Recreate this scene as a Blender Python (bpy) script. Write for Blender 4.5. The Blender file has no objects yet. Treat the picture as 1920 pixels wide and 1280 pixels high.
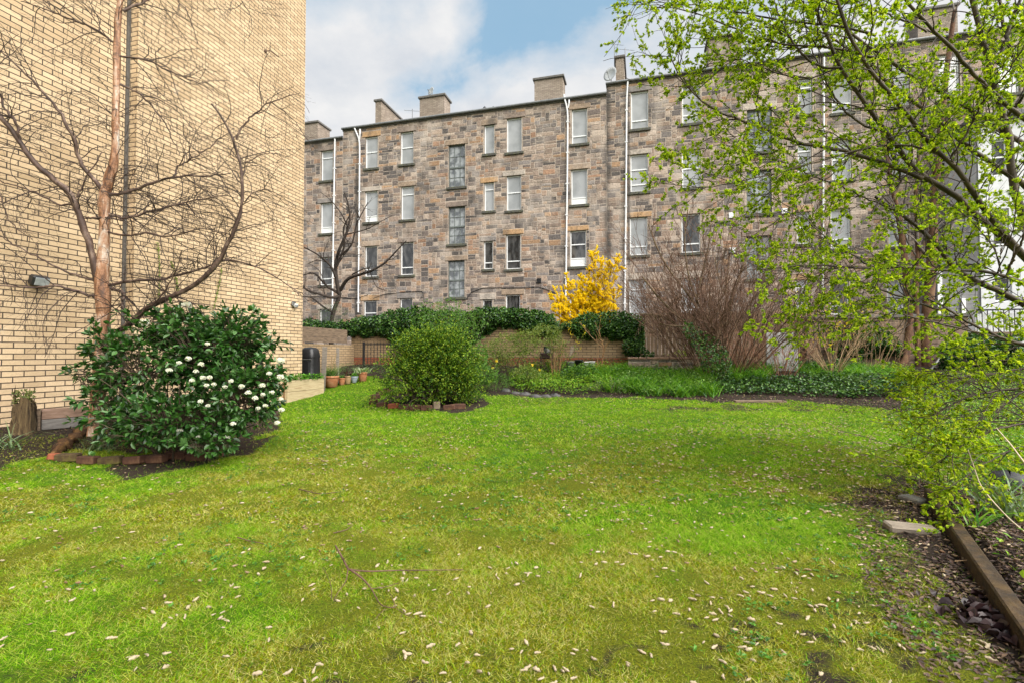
SUN_E=4.8; SUN_ANG=75; SKY_S=0.1; EXPO=1.05; CLOUD_Z=1.3
import bpy, bmesh, math, random
import numpy as np
from math import sin, cos, pi, radians
random.seed(7)
RG = np.random.default_rng(11)
scene = bpy.context.scene
COL = scene.collection
# ------------------------------------------------------------------ camera geometry of the place
F = 915.0
A = radians(15.05)
TH = radians(1.44)
CH = 1.2                       # camera height above the near lawn
CAM = np.array([0.0, 0.0, CH])
def ray(u, v):
    sx = (u-960)/F; sy = (640-v)/F
    f = cos(TH)-sy*sin(TH); z = sin(TH)+sy*cos(TH)
    return np.array([sx*cos(A)-f*sin(A), sx*sin(A)+f*cos(A), z])
def atY(u, v, Y):
    r = ray(u, v); return CAM+r*(Y/r[1])
def atX(u, v, X):
    r = ray(u, v); return CAM+r*(X/r[0])
def atD(u, v, d):
    return CAM+ray(u, v)*d
def proj(p):
    p = np.asarray(p, float)-CAM
    lat = p[..., 0]*cos(A)+p[..., 1]*sin(A); f0 = -p[..., 0]*sin(A)+p[..., 1]*cos(A)
    f = f0*cos(TH)+p[..., 2]*sin(TH); up = -f0*sin(TH)+p[..., 2]*cos(TH)
    f = np.where(f < .05, .05, f)
    return 960+F*lat/f, 640-F*up/f
# ------------------------------------------------------------------ value noise in numpy
_NT = np.random.default_rng(5).random((256, 256))
def vnoise(x, y, s=1.0, o=0.0):
    x = np.asarray(x, float)*s+o+37.3; y = np.asarray(y, float)*s+o*1.7+11.9
    xi = np.floor(x).astype(int); yi = np.floor(y).astype(int)
    fx = x-xi; fy = y-yi; fx = fx*fx*(3-2*fx); fy = fy*fy*(3-2*fy)
    a = _NT[xi % 256, yi % 256]; b = _NT[(xi+1) % 256, yi % 256]
    c = _NT[xi % 256, (yi+1) % 256]; d = _NT[(xi+1) % 256, (yi+1) % 256]
    return (a*(1-fx)+b*fx)*(1-fy)+(c*(1-fx)+d*fx)*fy
def fbm(x, y, s=1.0, o=0.0):
    return (vnoise(x, y, s, o)+.5*vnoise(x, y, s*2.1, o+3)+.25*vnoise(x, y, s*4.3, o+7))/1.75
# ------------------------------------------------------------------ terrain
def sstep(a, b, x):
    t = np.clip((np.asarray(x, float)-a)/(b-a), 0, 1); return t*t*(3-2*t)
def gz(x, y):
    x = np.asarray(x, float); y = np.asarray(y, float)
    z = np.interp(y, [-50, 2, 5, 9, 11, 12.2, 13.4, 14.3, 20, 27, 60], [0, 0, .04, .2, .3, .52, .8, .86, .8, .8, .8])
    z = z+.24*sstep(-5.6, -7.6, x)*(1-sstep(5, 9, y))
    z = z-.1*sstep(-1.5, -7, x)*sstep(5, 8, y)*(1-sstep(9, 12, y))
    z = z+.10*np.exp(-(((x-1.3)/1.6)**2+((y-6.2)/1.0)**2))
    z = z+.05*(vnoise(x, y, .5)-.5)+.025*(vnoise(x, y, 1.7, 5)-.5)
    bed = sstep(.0, .12, x-bedx(y))
    z = z+.10*bed*(1-sstep(3.6, 5, y))
    return z
def bedx(y):        # the line of the timber edging at the right
    return np.interp(np.asarray(y, float), [0, 2.5, 4.8, 9], [.75, 1.52, 2.24, 3.5])
def gP(u, v):
    r = ray(u, v); lo, hi = .3, 60.
    t = .5
    while t < 60:
        p = CAM+r*t
        if p[2] < gz(p[0], p[1]): break
        t += .05
    lo = t-.05; hi = t
    for _ in range(12):
        m = (lo+hi)/2; p = CAM+r*m
        if p[2] < gz(p[0], p[1]): hi = m
        else: lo = m
    p = CAM+r*hi
    return p
def on(x, y, dz=0): return np.array([x, y, float(gz(x, y))+dz])
# ------------------------------------------------------------------ mesh builder
class MB:
    def __init__(s): s.v = []; s.n = 0; s.f = []; s.c = []
    def add(s, V, Fc, m=0, smooth=False, col=None):
        V = np.asarray(V, float).reshape(-1, 3); Fc = np.asarray(Fc, int)
        s.v.append(V); s.f.append((Fc+s.n, m, smooth)); s.n += len(V)
        s.c.append(np.ones((len(V), 3)) if col is None else np.broadcast_to(np.asarray(col, float), (len(V), 3)))
        return s
    def box(s, c, sz, rz=0, m=0, bev=0.0, col=None, tilt=(0, 0)):
        V, Q = boxgeo(tuple(sz), bev)
        V = V.copy()
        if tilt[0] or tilt[1]:
            a, b = tilt
            V = V@np.array([[1, 0, 0], [0, cos(a), sin(a)], [0, -sin(a), cos(a)]])
            V = V@np.array([[cos(b), 0, -sin(b)], [0, 1, 0], [sin(b), 0, cos(b)]])
        R = np.array([[cos(rz), sin(rz), 0], [-sin(rz), cos(rz), 0], [0, 0, 1]])
        V = V@R+np.asarray(c, float)
        n0 = s.n; s.v.append(V); s.n += len(V)
        s.c.append(np.ones((len(V), 3)) if col is None else np.broadcast_to(np.asarray(col, float), (len(V), 3)))
        for q in Q: s.f.append((q+n0, m, False))
        return s
    def bar(s, x0, x1, y0, y1, z0, z1, m=0, bev=0.0, col=None):
        return s.box(((x0+x1)/2, (y0+y1)/2, (z0+z1)/2), (x1-x0, y1-y0, z1-z0), 0, m, bev, col)
    def tubes(s, P, R, k=5, m=0, cap=False):
        P = np.asarray(P, float); R = np.asarray(R, float)
        if P.ndim == 2: P = P[None]; R = R[None]
        M, n, _ = P.shape
        if M == 0: return s
        T = np.gradient(P, axis=1); T /= np.linalg.norm(T, axis=2, keepdims=True)+1e-9
        ref = np.where(np.abs(T[:, :1, 2:3]) > .8, np.array([1., .13, 0]), np.array([0.11, 0, 1.]))
        ref = np.broadcast_to(ref, T.shape)
        N1 = np.cross(T, ref); N1 /= np.linalg.norm(N1, axis=2, keepdims=True)+1e-9
        N2 = np.cross(T, N1)
        a = np.arange(k)*2*pi/k
        V = P[:, :, None, :]+R[:, :, None, None]*(np.cos(a)[None, None, :, None]*N1[:, :, None, :]+np.sin(a)[None, None, :, None]*N2[:, :, None, :])
        idx = np.arange(M*n*k).reshape(M, n, k)
        a0 = idx[:, :-1, :]; b0 = idx[:, 1:, :]
        Q = np.stack([a0, np.roll(a0, -1, 2), np.roll(b0, -1, 2), b0], -1).reshape(-1, 4)
        s.add(V, Q, m, True)
        if cap and k == 4: s.f.append((idx[:, -1, :]+s.n-M*n*k, m, True)); 
        return s
    def lathe(s, c, prof, k=20, m=0, smooth=True, col=None):
        a = np.arange(k)*2*pi/k
        V = np.array([[c[0]+r*cos(t), c[1]+r*sin(t), c[2]+z] for r, z in prof for t in a])
        i = np.arange(len(prof)*k).reshape(len(prof), k)
        Q = np.stack([i[:-1], np.roll(i[:-1], -1, 1), np.roll(i[1:], -1, 1), i[1:]], -1).reshape(-1, 4)
        return s.add(V, Q, m, smooth, col)
    def build(s, name, mats, parent=None, org=None):
        me = bpy.data.meshes.new(name)
        V = np.concatenate(s.v) if s.v else np.zeros((0, 3))
        if parent is not None: org = ORG.get(parent.name, np.zeros(3))
        if org is None: org = np.zeros(3)
        V = V-np.asarray(org, float)
        me.vertices.add(len(V)); me.vertices.foreach_set('co', V.astype(np.float32).ravel())
        L = np.concatenate([f.ravel() for f, _, _ in s.f]); cnt = np.concatenate([np.full(len(f), f.shape[1]) for f, _, _ in s.f])
        mi = np.concatenate([np.full(len(f), m) for f, m, _ in s.f]); sm = np.concatenate([np.full(len(f), q) for f, _, q in s.f])
        me.loops.add(len(L)); me.loops.foreach_set('vertex_index', L.astype(np.int32))
        me.polygons.add(len(cnt)); me.polygons.foreach_set('loop_start', np.concatenate([[0], np.cumsum(cnt)[:-1]]).astype(np.int32))
        me.polygons.foreach_set('loop_total', cnt.astype(np.int32))
        if not isinstance(mats, (list, tuple)): mats = [mats]
        for mt in mats: me.materials.append(mt)
        me.polygons.foreach_set('material_index', mi.astype(np.int32)); me.polygons.foreach_set('use_smooth', sm.astype(bool))
        C = np.concatenate(s.c)
        if not np.all(C == 1):
            at = me.color_attributes.new('tint', 'FLOAT_COLOR', 'POINT')
            at.data.foreach_set('color', np.concatenate([C, np.ones((len(C), 1))], 1).astype(np.float32).ravel())
        me.update(); me.validate()
        o = bpy.data.objects.new(name, me); COL.objects.link(o)
        if parent is not None:
            o.parent = parent; ORG[o.name] = org
        else:
            o.location = org; ORG[o.name] = np.asarray(org, float)
        return o
ORG = {}
_BG = {}
def boxgeo(sz, bev):
    key = (tuple(round(x, 4) for x in sz), bev)
    if key in _BG: return _BG[key]
    bm = bmesh.new(); bmesh.ops.create_cube(bm, size=1)
    for v in bm.verts: v.co.x *= sz[0]; v.co.y *= sz[1]; v.co.z *= sz[2]
    if bev > 0: bmesh.ops.bevel(bm, geom=list(bm.edges), offset=min(bev, min(sz)*.4), segments=1, affect='EDGES')
    bm.verts.index_update()
    V = np.array([v.co[:] for v in bm.verts]); d = {}
    for f in bm.faces: d.setdefault(len(f.verts), []).append([v.index for v in f.verts])
    bm.free(); _BG[key] = (V, [np.array(q) for q in d.values()])
    return _BG[key]
def tag(o, label=None, cat=None, group=None, kind=None):
    if label: o['label'] = label
    if cat: o['category'] = cat
    if group: o['group'] = group
    if kind: o['kind'] = kind
    return o
def thing(name, loc, label, cat, group=None):
    o = bpy.data.objects.new(name, None); COL.objects.link(o); o.location = loc; o.empty_display_size = .1
    ORG[o.name] = np.asarray(loc, float)
    return tag(o, label, cat, group)
# ------------------------------------------------------------------ materials
def NM(name):
    m = bpy.data.materials.new(name); m.use_nodes = True
    nt = m.node_tree; b = nt.nodes['Principled BSDF']; return m, nt, b
def nd(nt, t, **k):
    n = nt.nodes.new(t)
    for a, v in k.items():
        if a in ('_in',): continue
        setattr(n, a, v)
    return n
def ramp(nt, fac, stops, interp='LINEAR'):
    r = nt.nodes.new('ShaderNodeValToRGB'); cr = r.color_ramp; cr.interpolation = interp
    while len(cr.elements) < len(stops): cr.elements.new(.5)
    for e, (p, c) in zip(cr.elements, stops): e.position = p; e.color = (*c, 1) if len(c) == 3 else c
    if fac is not None: nt.links.new(fac, r.inputs[0])
    return r.outputs[0]
def noise(nt, scale, detail=6, rough=.6, vec=None, dist=0, stretch=None):
    if vec is None:
        tc = nt.nodes.new('ShaderNodeTexCoord'); vec = tc.outputs['Object']
    if stretch:
        mp = nt.nodes.new('ShaderNodeMapping'); mp.inputs['Scale'].default_value = stretch; nt.links.new(vec, mp.inputs[0]); vec = mp.outputs[0]
    n = nt.nodes.new('ShaderNodeTexNoise'); n.inputs['Scale'].default_value = scale; n.inputs['Detail'].default_value = detail
    n.inputs['Roughness'].default_value = rough; n.inputs['Distortion'].default_value = dist
    nt.links.new(vec, n.inputs['Vector']); return n.outputs['Fac']
def mixc(nt, fac, a, b, mode='MIX'):
    m = nt.nodes.new('ShaderNodeMix'); m.data_type = 'RGBA'; m.blend_type = mode
    for s, i in ((fac, 0), (a, 6), (b, 7)):
        if hasattr(s, 'links') or hasattr(s, 'is_linked'): nt.links.new(s, m.inputs[i])
        elif i == 0: m.inputs[0].default_value = s
        else: m.inputs[i].default_value = (*s, 1)
    return m.outputs[2]
def bump(nt, b, h, strength=.4, dist=.01):
    n = nt.nodes.new('ShaderNodeBump'); n.inputs['Strength'].default_value = strength; n.inputs['Distance'].default_value = dist
    nt.links.new(h, n.inputs['Height']); nt.links.new(n.outputs[0], b.inputs['Normal'])
def simple(name, c1, c2, scale=8, rough=.8, bmp=.3, bd=.005, stretch=None, metal=0, spec=.4, c3=None, detail=6):
    m, nt, b = NM(name)
    n = noise(nt, scale, detail, .65, stretch=stretch)
    st = [(.3, c1), (.7, c2)] if c3 is None else [(.3, c1), (.52, c2), (.72, c3)]
    nt.links.new(ramp(nt, n, st), b.inputs['Base Color'])
    b.inputs['Roughness'].default_value = rough; b.inputs['Metallic'].default_value = metal; b.inputs['Specular IOR Level'].default_value = spec
    if bmp: bump(nt, b, n, bmp, bd)
    return m
def leafmat(name, cols, rough=.5, transl=.35, spec=.4, patch=None, pscale=1.5):
    m, nt, b = NM(name)
    g = nt.nodes.new('ShaderNodeNewGeometry')
    k = len(cols)
    col = ramp(nt, g.outputs['Random Per Island'], [((i+.5)/k, c) for i, c in enumerate(cols)])
    if patch:
        n = noise(nt, pscale, 4, .6)
        f = ramp(nt, n, [(.42, (0, 0, 0)), (.62, (1, 1, 1))])
        col = mixc(nt, f, col, patch, 'MULTIPLY')
    nt.links.new(col, b.inputs['Base Color']); b.inputs['Roughness'].default_value = rough; b.inputs['Specular IOR Level'].default_value = spec
    if transl:
        t = nt.nodes.new('ShaderNodeBsdfTranslucent'); mx = nt.nodes.new('ShaderNodeMixShader'); mx.inputs[0].default_value = transl
        tc = mixc(nt, 1.0, col, (1.25, 1.2, .6), 'MULTIPLY'); nt.links.new(tc, t.inputs[0])
        nt.links.new(b.outputs[0], mx.inputs[1]); nt.links.new(t.outputs[0], mx.inputs[2])
        nt.links.new(mx.outputs[0], nt.nodes['Material Output'].inputs[0])
    return m
# ------------------------------------------------------------------ vegetation helpers (vectorised)
def unit(v): return v/(np.linalg.norm(v, axis=-1, keepdims=True)+1e-9)
def rdir(n, rg=RG): return unit(rg.normal(size=(n, 3)))
def resample(pts, n):
    pts = np.asarray(pts, float); d = np.r_[0, np.cumsum(np.linalg.norm(np.diff(pts, axis=0), axis=1))]
    t = np.linspace(0, d[-1], n); return np.stack([np.interp(t, d, pts[:, i]) for i in range(3)], 1)
def smoothpath(pts, n):
    p = resample(pts, n)
    for _ in range(2): p[1:-1] = (p[:-2]+2*p[1:-1]+p[2:])/4
    return p
def sampleP(P, R, k, s):
    n = P.shape[1]; x = s*(n-1); i = np.clip(np.floor(x).astype(int), 0, n-2); f = (x-i)
    p = P[k, i]*(1-f[:, None])+P[k, i+1]*f[:, None]; t = unit(P[k, i+1]-P[k, i]); r = R[k, i]*(1-f)+R[k, i+1]*f
    return p, t, r
def spawn(P, R, dens, L, s0=.2, s1=1.0, ang=.9, up=0.0, wob=.25, grav=0.0, n=6, rr=.55, rtip=.25, rmin=.0012, fall=.6, rg=RG):
    """side branches: dens = number per metre of parent; L = (lo, hi) length; fall = how much shorter towards the tip"""
    ln = np.linalg.norm(np.diff(P, axis=1), axis=2).sum(1)
    cnt = rg.poisson(ln*dens*(s1-s0)) if np.isscalar(dens) else rg.poisson(dens)
    k = np.repeat(np.arange(len(P)), cnt); M = len(k)
    if M == 0: return np.zeros((0, n, 3)), np.zeros((0, n))
    s = s0+(s1-s0)*rg.random(M)
    p, t, r = sampleP(P, R, k, s)
    side = unit(np.cross(t, rdir(M, rg)))
    a = ang*(0.7+.6*rg.random(M))[:, None]
    d = unit(np.cos(a)*t+np.sin(a)*side+np.array([0, 0, up]))
    l = (L[0]+(L[1]-L[0])*rg.random(M))*(1-fall*s)
    step = (l/(n-1))[:, None]
    out = np.zeros((M, n, 3)); out[:, 0] = p; cur = d
    for i in range(1, n):
        cur = unit(cur+wob*rg.normal(size=(M, 3))*.5+np.array([0, 0, -grav]))
        out[:, i] = out[:, i-1]+cur*step
    r0 = np.maximum(r*rr, rmin)
    rad = r0[:, None]*np.linspace(1, rtip, n)[None]
    return out, np.maximum(rad, rmin*.7)
def leaves(mb, p, d, ln, wd, m=0, up=.35, fold=.12, det=False, rg=RG, droop=0.0):
    n = len(p)
    if n == 0: return
    d = unit(d+np.array([0, 0, -droop]))
    nr = unit(rdir(n, rg)+np.array([0, 0, up*2.5])); s = unit(np.cross(d, nr)); nr = unit(np.cross(s, d))
    ln = np.broadcast_to(ln, n)[:, None]*(.7+.6*rg.random((n, 1))); wd = np.broadcast_to(wd, n)[:, None]*(.75+.5*rg.random((n, 1)))
    if not det:
        V = np.stack([p, p+d*ln*.45+s*wd*.5+nr*ln*fold, p+d*ln, p+d*ln*.45-s*wd*.5+nr*ln*fold], 1)
        mb.add(V, np.arange(n*4).reshape(n, 4), m)
    else:
        q = nr*ln*fold
        V = np.stack([p, p+d*ln*.28+s*wd*.46+q, p+d*ln*.68+s*wd*.40+q*.8, p+d*ln-q*.5, p+d*ln*.68-s*wd*.40+q*.8, p+d*ln*.28-s*wd*.46+q], 1)
        b = np.arange(n)[:, None]*6
        mb.add(V, np.concatenate([b+np.array([0, 1, 2, 3]), b+np.array([0, 3, 4, 5])]), m)
def leaf_on(mb, P, R, per, ln, wd, s0=.15, out=.8, rg=RG, clus=1, **k):
    cnt = rg.poisson(per, len(P)); kk = np.repeat(np.arange(len(P)), cnt); s = s0+(1-s0)*rg.random(len(kk))
    if len(kk) == 0: return
    p, t, _ = sampleP(P, R, kk, s)
    if clus > 1:
        p = np.repeat(p, clus, 0); t = np.repeat(t, clus, 0)
    leaves(mb, p, unit(t+out*rdir(len(p), rg)), ln, wd, rg=rg, **k)
def blades(mb, p, h, w, lean=.5, bend=.5, m=0, rg=RG, seg=2, dirs=None):
    n = len(p); a = rg.random(n)*2*pi
    o = np.stack([np.cos(a), np.sin(a), 0*a], 1) if dirs is None else dirs
    h = np.broadcast_to(h, n)[:, None]; w = np.broadcast_to(w, n)[:, None]
    ln = lean*(.3+rg.random((n, 1)))
    a2 = rg.random(n)*2*pi
    s = np.stack([np.cos(a2), np.sin(a2), 0*a2], 1) if dirs is None else unit(np.cross(o, [0, 0, 1.]))
    up = np.array([0, 0, 1.])
    bd = bend*(.4+.8*rg.random((n, 1)))
    rows = []
    for i in range(seg+1):
        t = i/seg
        c = p+up*h*(t-.5*bd*t*t*t)+o*h*(ln*t+bd*t*t*.8)
        ww = w*(1-t**1.5)*.5
        if i < seg: rows += [c+s*ww, c-s*ww]
        else: rows += [c]
    V = np.stack(rows, 1); K = len(rows); b = np.arange(n)[:, None]*K
    n0 = mb.n
    mb.add(V, b+np.array([2*seg-2, 2*seg-1, 2*seg]), m)
    for i in range(seg-1): mb.f.append((b+np.array([2*i, 2*i+1, 2*i+3, 2*i+2])+n0, m, False))
def crownpts(c, rad, n, lump=.25, inner=.45, rg=RG, seed=1.0, zmin=None):
    d = rdir(n, rg); th = np.arctan2(d[:, 1], d[:, 0]); ph = d[:, 2]
    L = 1+lump*(2*fbm(th*1.3+seed*9, ph*2.2+seed*3, 1.6)-1)*1.6
    r = (inner+(1-inner)*rg.random(n)**.45)*L
    p = np.asarray(c)+d*r[:, None]*np.asarray(rad)
    if zmin is not None:
        k = p[:, 2] > zmin; p = p[k]; d = d[k]
    return p, d
def grow_stems(c, n, h, spread, lean=(0, 0), r=.012, npt=8, base=.15, wob=.12, rg=RG, up=1.0):
    a = rg.random(n)*2*pi; q = np.sqrt(rg.random(n))
    d = np.stack([np.cos(a)*q*spread+lean[0], np.sin(a)*q*spread+lean[1], np.full(n, up)], 1); d = unit(d)
    out = np.zeros((n, npt, 3)); out[:, 0] = np.asarray(c)+np.stack([np.cos(a)*q*base, np.sin(a)*q*base, 0*a], 1)
    hh = h*(.55+.5*rg.random(n)); cur = d
    for i in range(1, npt):
        cur = unit(cur+wob*rg.normal(size=(n, 3))*.5); out[:, i] = out[:, i-1]+cur*(hh/(npt-1))[:, None]
    rad = (r*(.6+.6*rg.random(n)))[:, None]*np.linspace(1, .3, npt)[None]
    return out, rad
# ------------------------------------------------------------------ camera, sun, sky
cam = bpy.data.cameras.new('camera'); co = bpy.data.objects.new('camera', cam); COL.objects.link(co)
cam.lens = 36*F/1920; cam.sensor_width = 36; cam.clip_start = .05; cam.clip_end = 2000
co.location = CAM; co.rotation_euler = (pi/2+TH, 0, A); scene.camera = co
SUN_EL, SUN_AZ = radians(47), radians(62)     # azimuth measured from -Y (behind the camera) towards +X
sd = np.array([sin(SUN_AZ)*cos(SUN_EL), -cos(SUN_AZ)*cos(SUN_EL), sin(SUN_EL)])
sl = bpy.data.lights.new('sun', 'SUN'); sl.energy = SUN_E; sl.angle = radians(SUN_ANG); sl.color = (1, .95, .87)
so = bpy.data.objects.new('sun', sl); COL.objects.link(so)
from mathutils import Vector
so.rotation_euler = Vector(sd).to_track_quat('Z', 'Y').to_euler()
w = bpy.data.worlds.new('World'); scene.world = w; w.use_nodes = True
nt = w.node_tree; bg = nt.nodes['Background']
sky = nt.nodes.new('ShaderNodeTexSky'); sky.sky_type = 'NISHITA'; sky.sun_disc = False; sky.sun_elevation = SUN_EL
sky.sun_rotation = math.atan2(sd[0], sd[1]); sky.air_density = 1.1; sky.dust_density = .6
tc = nt.nodes.new('ShaderNodeTexCoord'); sp = nt.nodes.new('ShaderNodeSeparateXYZ'); nt.links.new(tc.outputs['Generated'], sp.inputs[0])
ad = nd(nt, 'ShaderNodeMath', operation='ADD'); nt.links.new(sp.outputs[2], ad.inputs[0]); ad.inputs[1].default_value = .22
dx = nd(nt, 'ShaderNodeMath', operation='DIVIDE'); dy = nd(nt, 'ShaderNodeMath', operation='DIVIDE')
for d_, o_ in ((dx, 0), (dy, 1)): nt.links.new(sp.outputs[o_], d_.inputs[0]); nt.links.new(ad.outputs[0], d_.inputs[1])
cb = nt.nodes.new('ShaderNodeCombineXYZ'); nt.links.new(dx.outputs[0], cb.inputs[0]); nt.links.new(dy.outputs[0], cb.inputs[1])
cb.inputs[2].default_value = CLOUD_Z
n1 = noise(nt, 1.5, 10, .56, cb.outputs[0], .25)
bz = nd(nt, 'ShaderNodeMapRange'); nt.links.new(sp.outputs[2], bz.inputs[0])
bz.inputs[1].default_value = .40; bz.inputs[2].default_value = .60; bz.inputs[3].default_value = .26; bz.inputs[4].default_value = -.06
sm = nd(nt, 'ShaderNodeMath', operation='ADD'); nt.links.new(n1, sm.inputs[0]); nt.links.new(bz.outputs[0], sm.inputs[1])
cf = ramp(nt, sm.outputs[0], [(.455, (.12, .12, .12)), (.515, (.62, .62, .62)), (.60, (1, 1, 1))])
n2 = noise(nt, 3.2, 6, .6, cb.outputs[0])
cc = ramp(nt, n2, [(.3, (3.2, 3.4, 3.7)), (.65, (4.5, 4.45, 4.4))])
skc = mixc(nt, .75, sky.outputs[0], (1.35, 2.55, 3.5))
out = mixc(nt, cf, skc, cc)
nt.links.new(out, bg.inputs[0]); bg.inputs[1].default_value = SKY_S
vs = scene.view_settings; vs.view_transform = 'Standard'; vs.look = 'None'; vs.exposure = EXPO; vs.gamma = 1
scene.cycles.use_denoising = True
scene.cycles.max_bounces = 6; scene.cycles.diffuse_bounces = 3; scene.cycles.transmission_bounces = 3; scene.cycles.transparent_max_bounces = 4
scene.cycles.use_adaptive_sampling = True; scene.cycles.adaptive_threshold = .02
# ------------------------------------------------------------------ ground
def inpoly(u, v, poly):
    poly = np.asarray(poly, float); r = np.zeros(u.shape, bool); n = len(poly)
    for i in range(n):
        x1, y1 = poly[i]; x2, y2 = poly[(i+1) % n]
        c = ((y1 > v) != (y2 > v)) & (u < (x2-x1)*(v-y1)/(y2-y1+1e-12)+x1); r ^= c
    return r
POLY = dict(
    viburnum=[(100, 838), (250, 846), (380, 838), (470, 826), (520, 800), (530, 770), (400, 758), (180, 770), (120, 800)],
    shade=[(235, 905), (330, 880), (470, 850), (520, 812), (470, 826), (250, 850), (200, 880)],  # shade in front of the viburnum, put into the ground colour as soil
    strip=[(-300, 1020), (-150, 930), (20, 868), (110, 848), (190, 800), (560, 740), (600, 730), (560, 725), (200, 770), (0, 790), (-400, 860)],
    ring=[(705, 755), (740, 738), (830, 730), (900, 742), (920, 758), (860, 772), (770, 768)],
    back=[(300, 706), (560, 712), (612, 722), (690, 704), (735, 706), (760, 722), (860, 735), (960, 741), (1080, 745), (1200, 744), (1330, 751), (1490, 753), (1600, 760), (1720, 775), (1760, 792), (2300, 830), (2600, 700), (2600, 655), (1400, 655), (660, 660)],
    right=[(1725, 930), (1660, 985), (1730, 1060), (1790, 1130), (1880, 1240), (1960, 1330), (2600, 1330), (2600, 850), (1900, 870), (1780, 900)])
def masks(x, y):
    z = gz(x, y); u, v = proj(np.stack([x, y, z], -1))
    j = 9*(fbm(x, y, 2.5)-.5)
    s = np.zeros(x.shape)
    front = (y*cos(A)-x*sin(A)) > .6
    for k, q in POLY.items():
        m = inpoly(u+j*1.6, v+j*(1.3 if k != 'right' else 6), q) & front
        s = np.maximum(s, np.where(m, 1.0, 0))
    s = np.where(y > 13.0, 1, s)
    # thin worn patches towards the right under the willow
    d = .75*np.exp(-(((u-1670)/150)**2+((v-940)/60)**2))+.5*np.exp(-(((u-1760)/190)**2+((v-1110)/120)**2))
    s = np.maximum(s, np.where(front, np.clip(d*1.5*(fbm(x, y, 5, 2)-.16)*1.7, 0, .8), 0))
    d2 = .55*np.exp(-(((u-1600)/330)**2+((v-1200)/150)**2))+.35*np.exp(-(((u-500)/700)**2+((v-1290)/90)**2))
    s = np.maximum(s, np.where(front, np.clip(d2*2.6*(fbm(x, y, 9, 9)-.48)*3, 0, .42), 0))
    s = np.maximum(s, np.where(front, np.clip(1.3*np.exp(-(((u-1380)/190)**2+((v-764)/8)**2))*(fbm(x, y, 5, 1)-.3)*2.2, 0, .6), 0))
    return s
def mossy(x, y):      # 1 = yellow moss, 0 = lush grass
    m = .5*fbm(x, y, .9, 4)+.28*fbm(x, y, 3.3, 6)+.22*fbm(x, y, 9.0, 2)
    return np.clip((m-.36)*5.0, 0, 1)*(1-.8*sstep(4.5, 7.5, y))
xs = np.unique(np.concatenate([np.linspace(-400, -40, 10), np.linspace(-40, -9, 16), np.arange(-9, 14, .075), np.linspace(14, 40, 14), np.linspace(40, 400, 10)]))
ys = np.unique(np.concatenate([np.linspace(-400, -30, 8), np.linspace(-30, .3, 16), np.arange(.3, 15, .075), np.linspace(15, 60, 22), np.linspace(60, 600, 10)]))
X, Y = np.meshgrid(xs, ys); Z = gz(X, Y)
Z = Z+np.where((np.abs(X) < 14) & (Y < 15) & (Y > 0), .012*(vnoise(X, Y, 9)-.5)+.02*(vnoise(X, Y, 4)-.5), 0)
S = masks(X, Y); Mo = mossy(X, Y)
cs = np.stack([S, Mo, np.zeros_like(S)], -1).reshape(-1, 3)
gi = np.arange(X.size).reshape(X.shape)
g = MB(); g.add(np.stack([X, Y, Z], -1), np.stack([gi[:-1, :-1], gi[:-1, 1:], gi[1:, 1:], gi[1:, :-1]], -1).reshape(-1, 4), 0, True, np.maximum(cs, 1e-4))
m, nt, b = NM('lawn_and_soil')
at = nd(nt, 'ShaderNodeAttribute', attribute_name='tint'); sp = nd(nt, 'ShaderNodeSeparateColor'); nt.links.new(at.outputs['Color'], sp.inputs[0])
nf = noise(nt, 120, 8, .8); nm = noise(nt, 9, 6, .65)
grass_c = ramp(nt, nf, [(.35, (.015, .045, .002)), (.65, (.09, .19, .004))]); moss_c = ramp(nt, nf, [(.38, (.02, .03, .002)), (.60, (.17, .19, .008))])
gc = mixc(nt, sp.outputs[1], grass_c, moss_c)
soil = ramp(nt, nf, [(.32, (.012, .009, .007)), (.55, (.035, .024, .018)), (.75, (.10, .075, .055))])
ms = nd(nt, 'ShaderNodeMath', operation='MULTIPLY_ADD'); nt.links.new(sp.outputs[0], ms.inputs[0]); ms.inputs[1].default_value = 1.6; ms.inputs[2].default_value = -.55
m3 = nd(nt, 'ShaderNodeMath', operation='ADD'); nt.links.new(ms.outputs[0], m3.inputs[0]); nt.links.new(nm, m3.inputs[1])
sf = ramp(nt, m3.outputs[0], [(.35, (0, 0, 0)), (.65, (1, 1, 1))])
nt.links.new(mixc(nt, sf, gc, soil), b.inputs['Base Color']); b.inputs['Roughness'].default_value = .95; b.inputs['Specular IOR Level'].default_value = .15
bump(nt, b, nf, .9, .02)
tag(g.build('ground', m), kind='structure')
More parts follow.
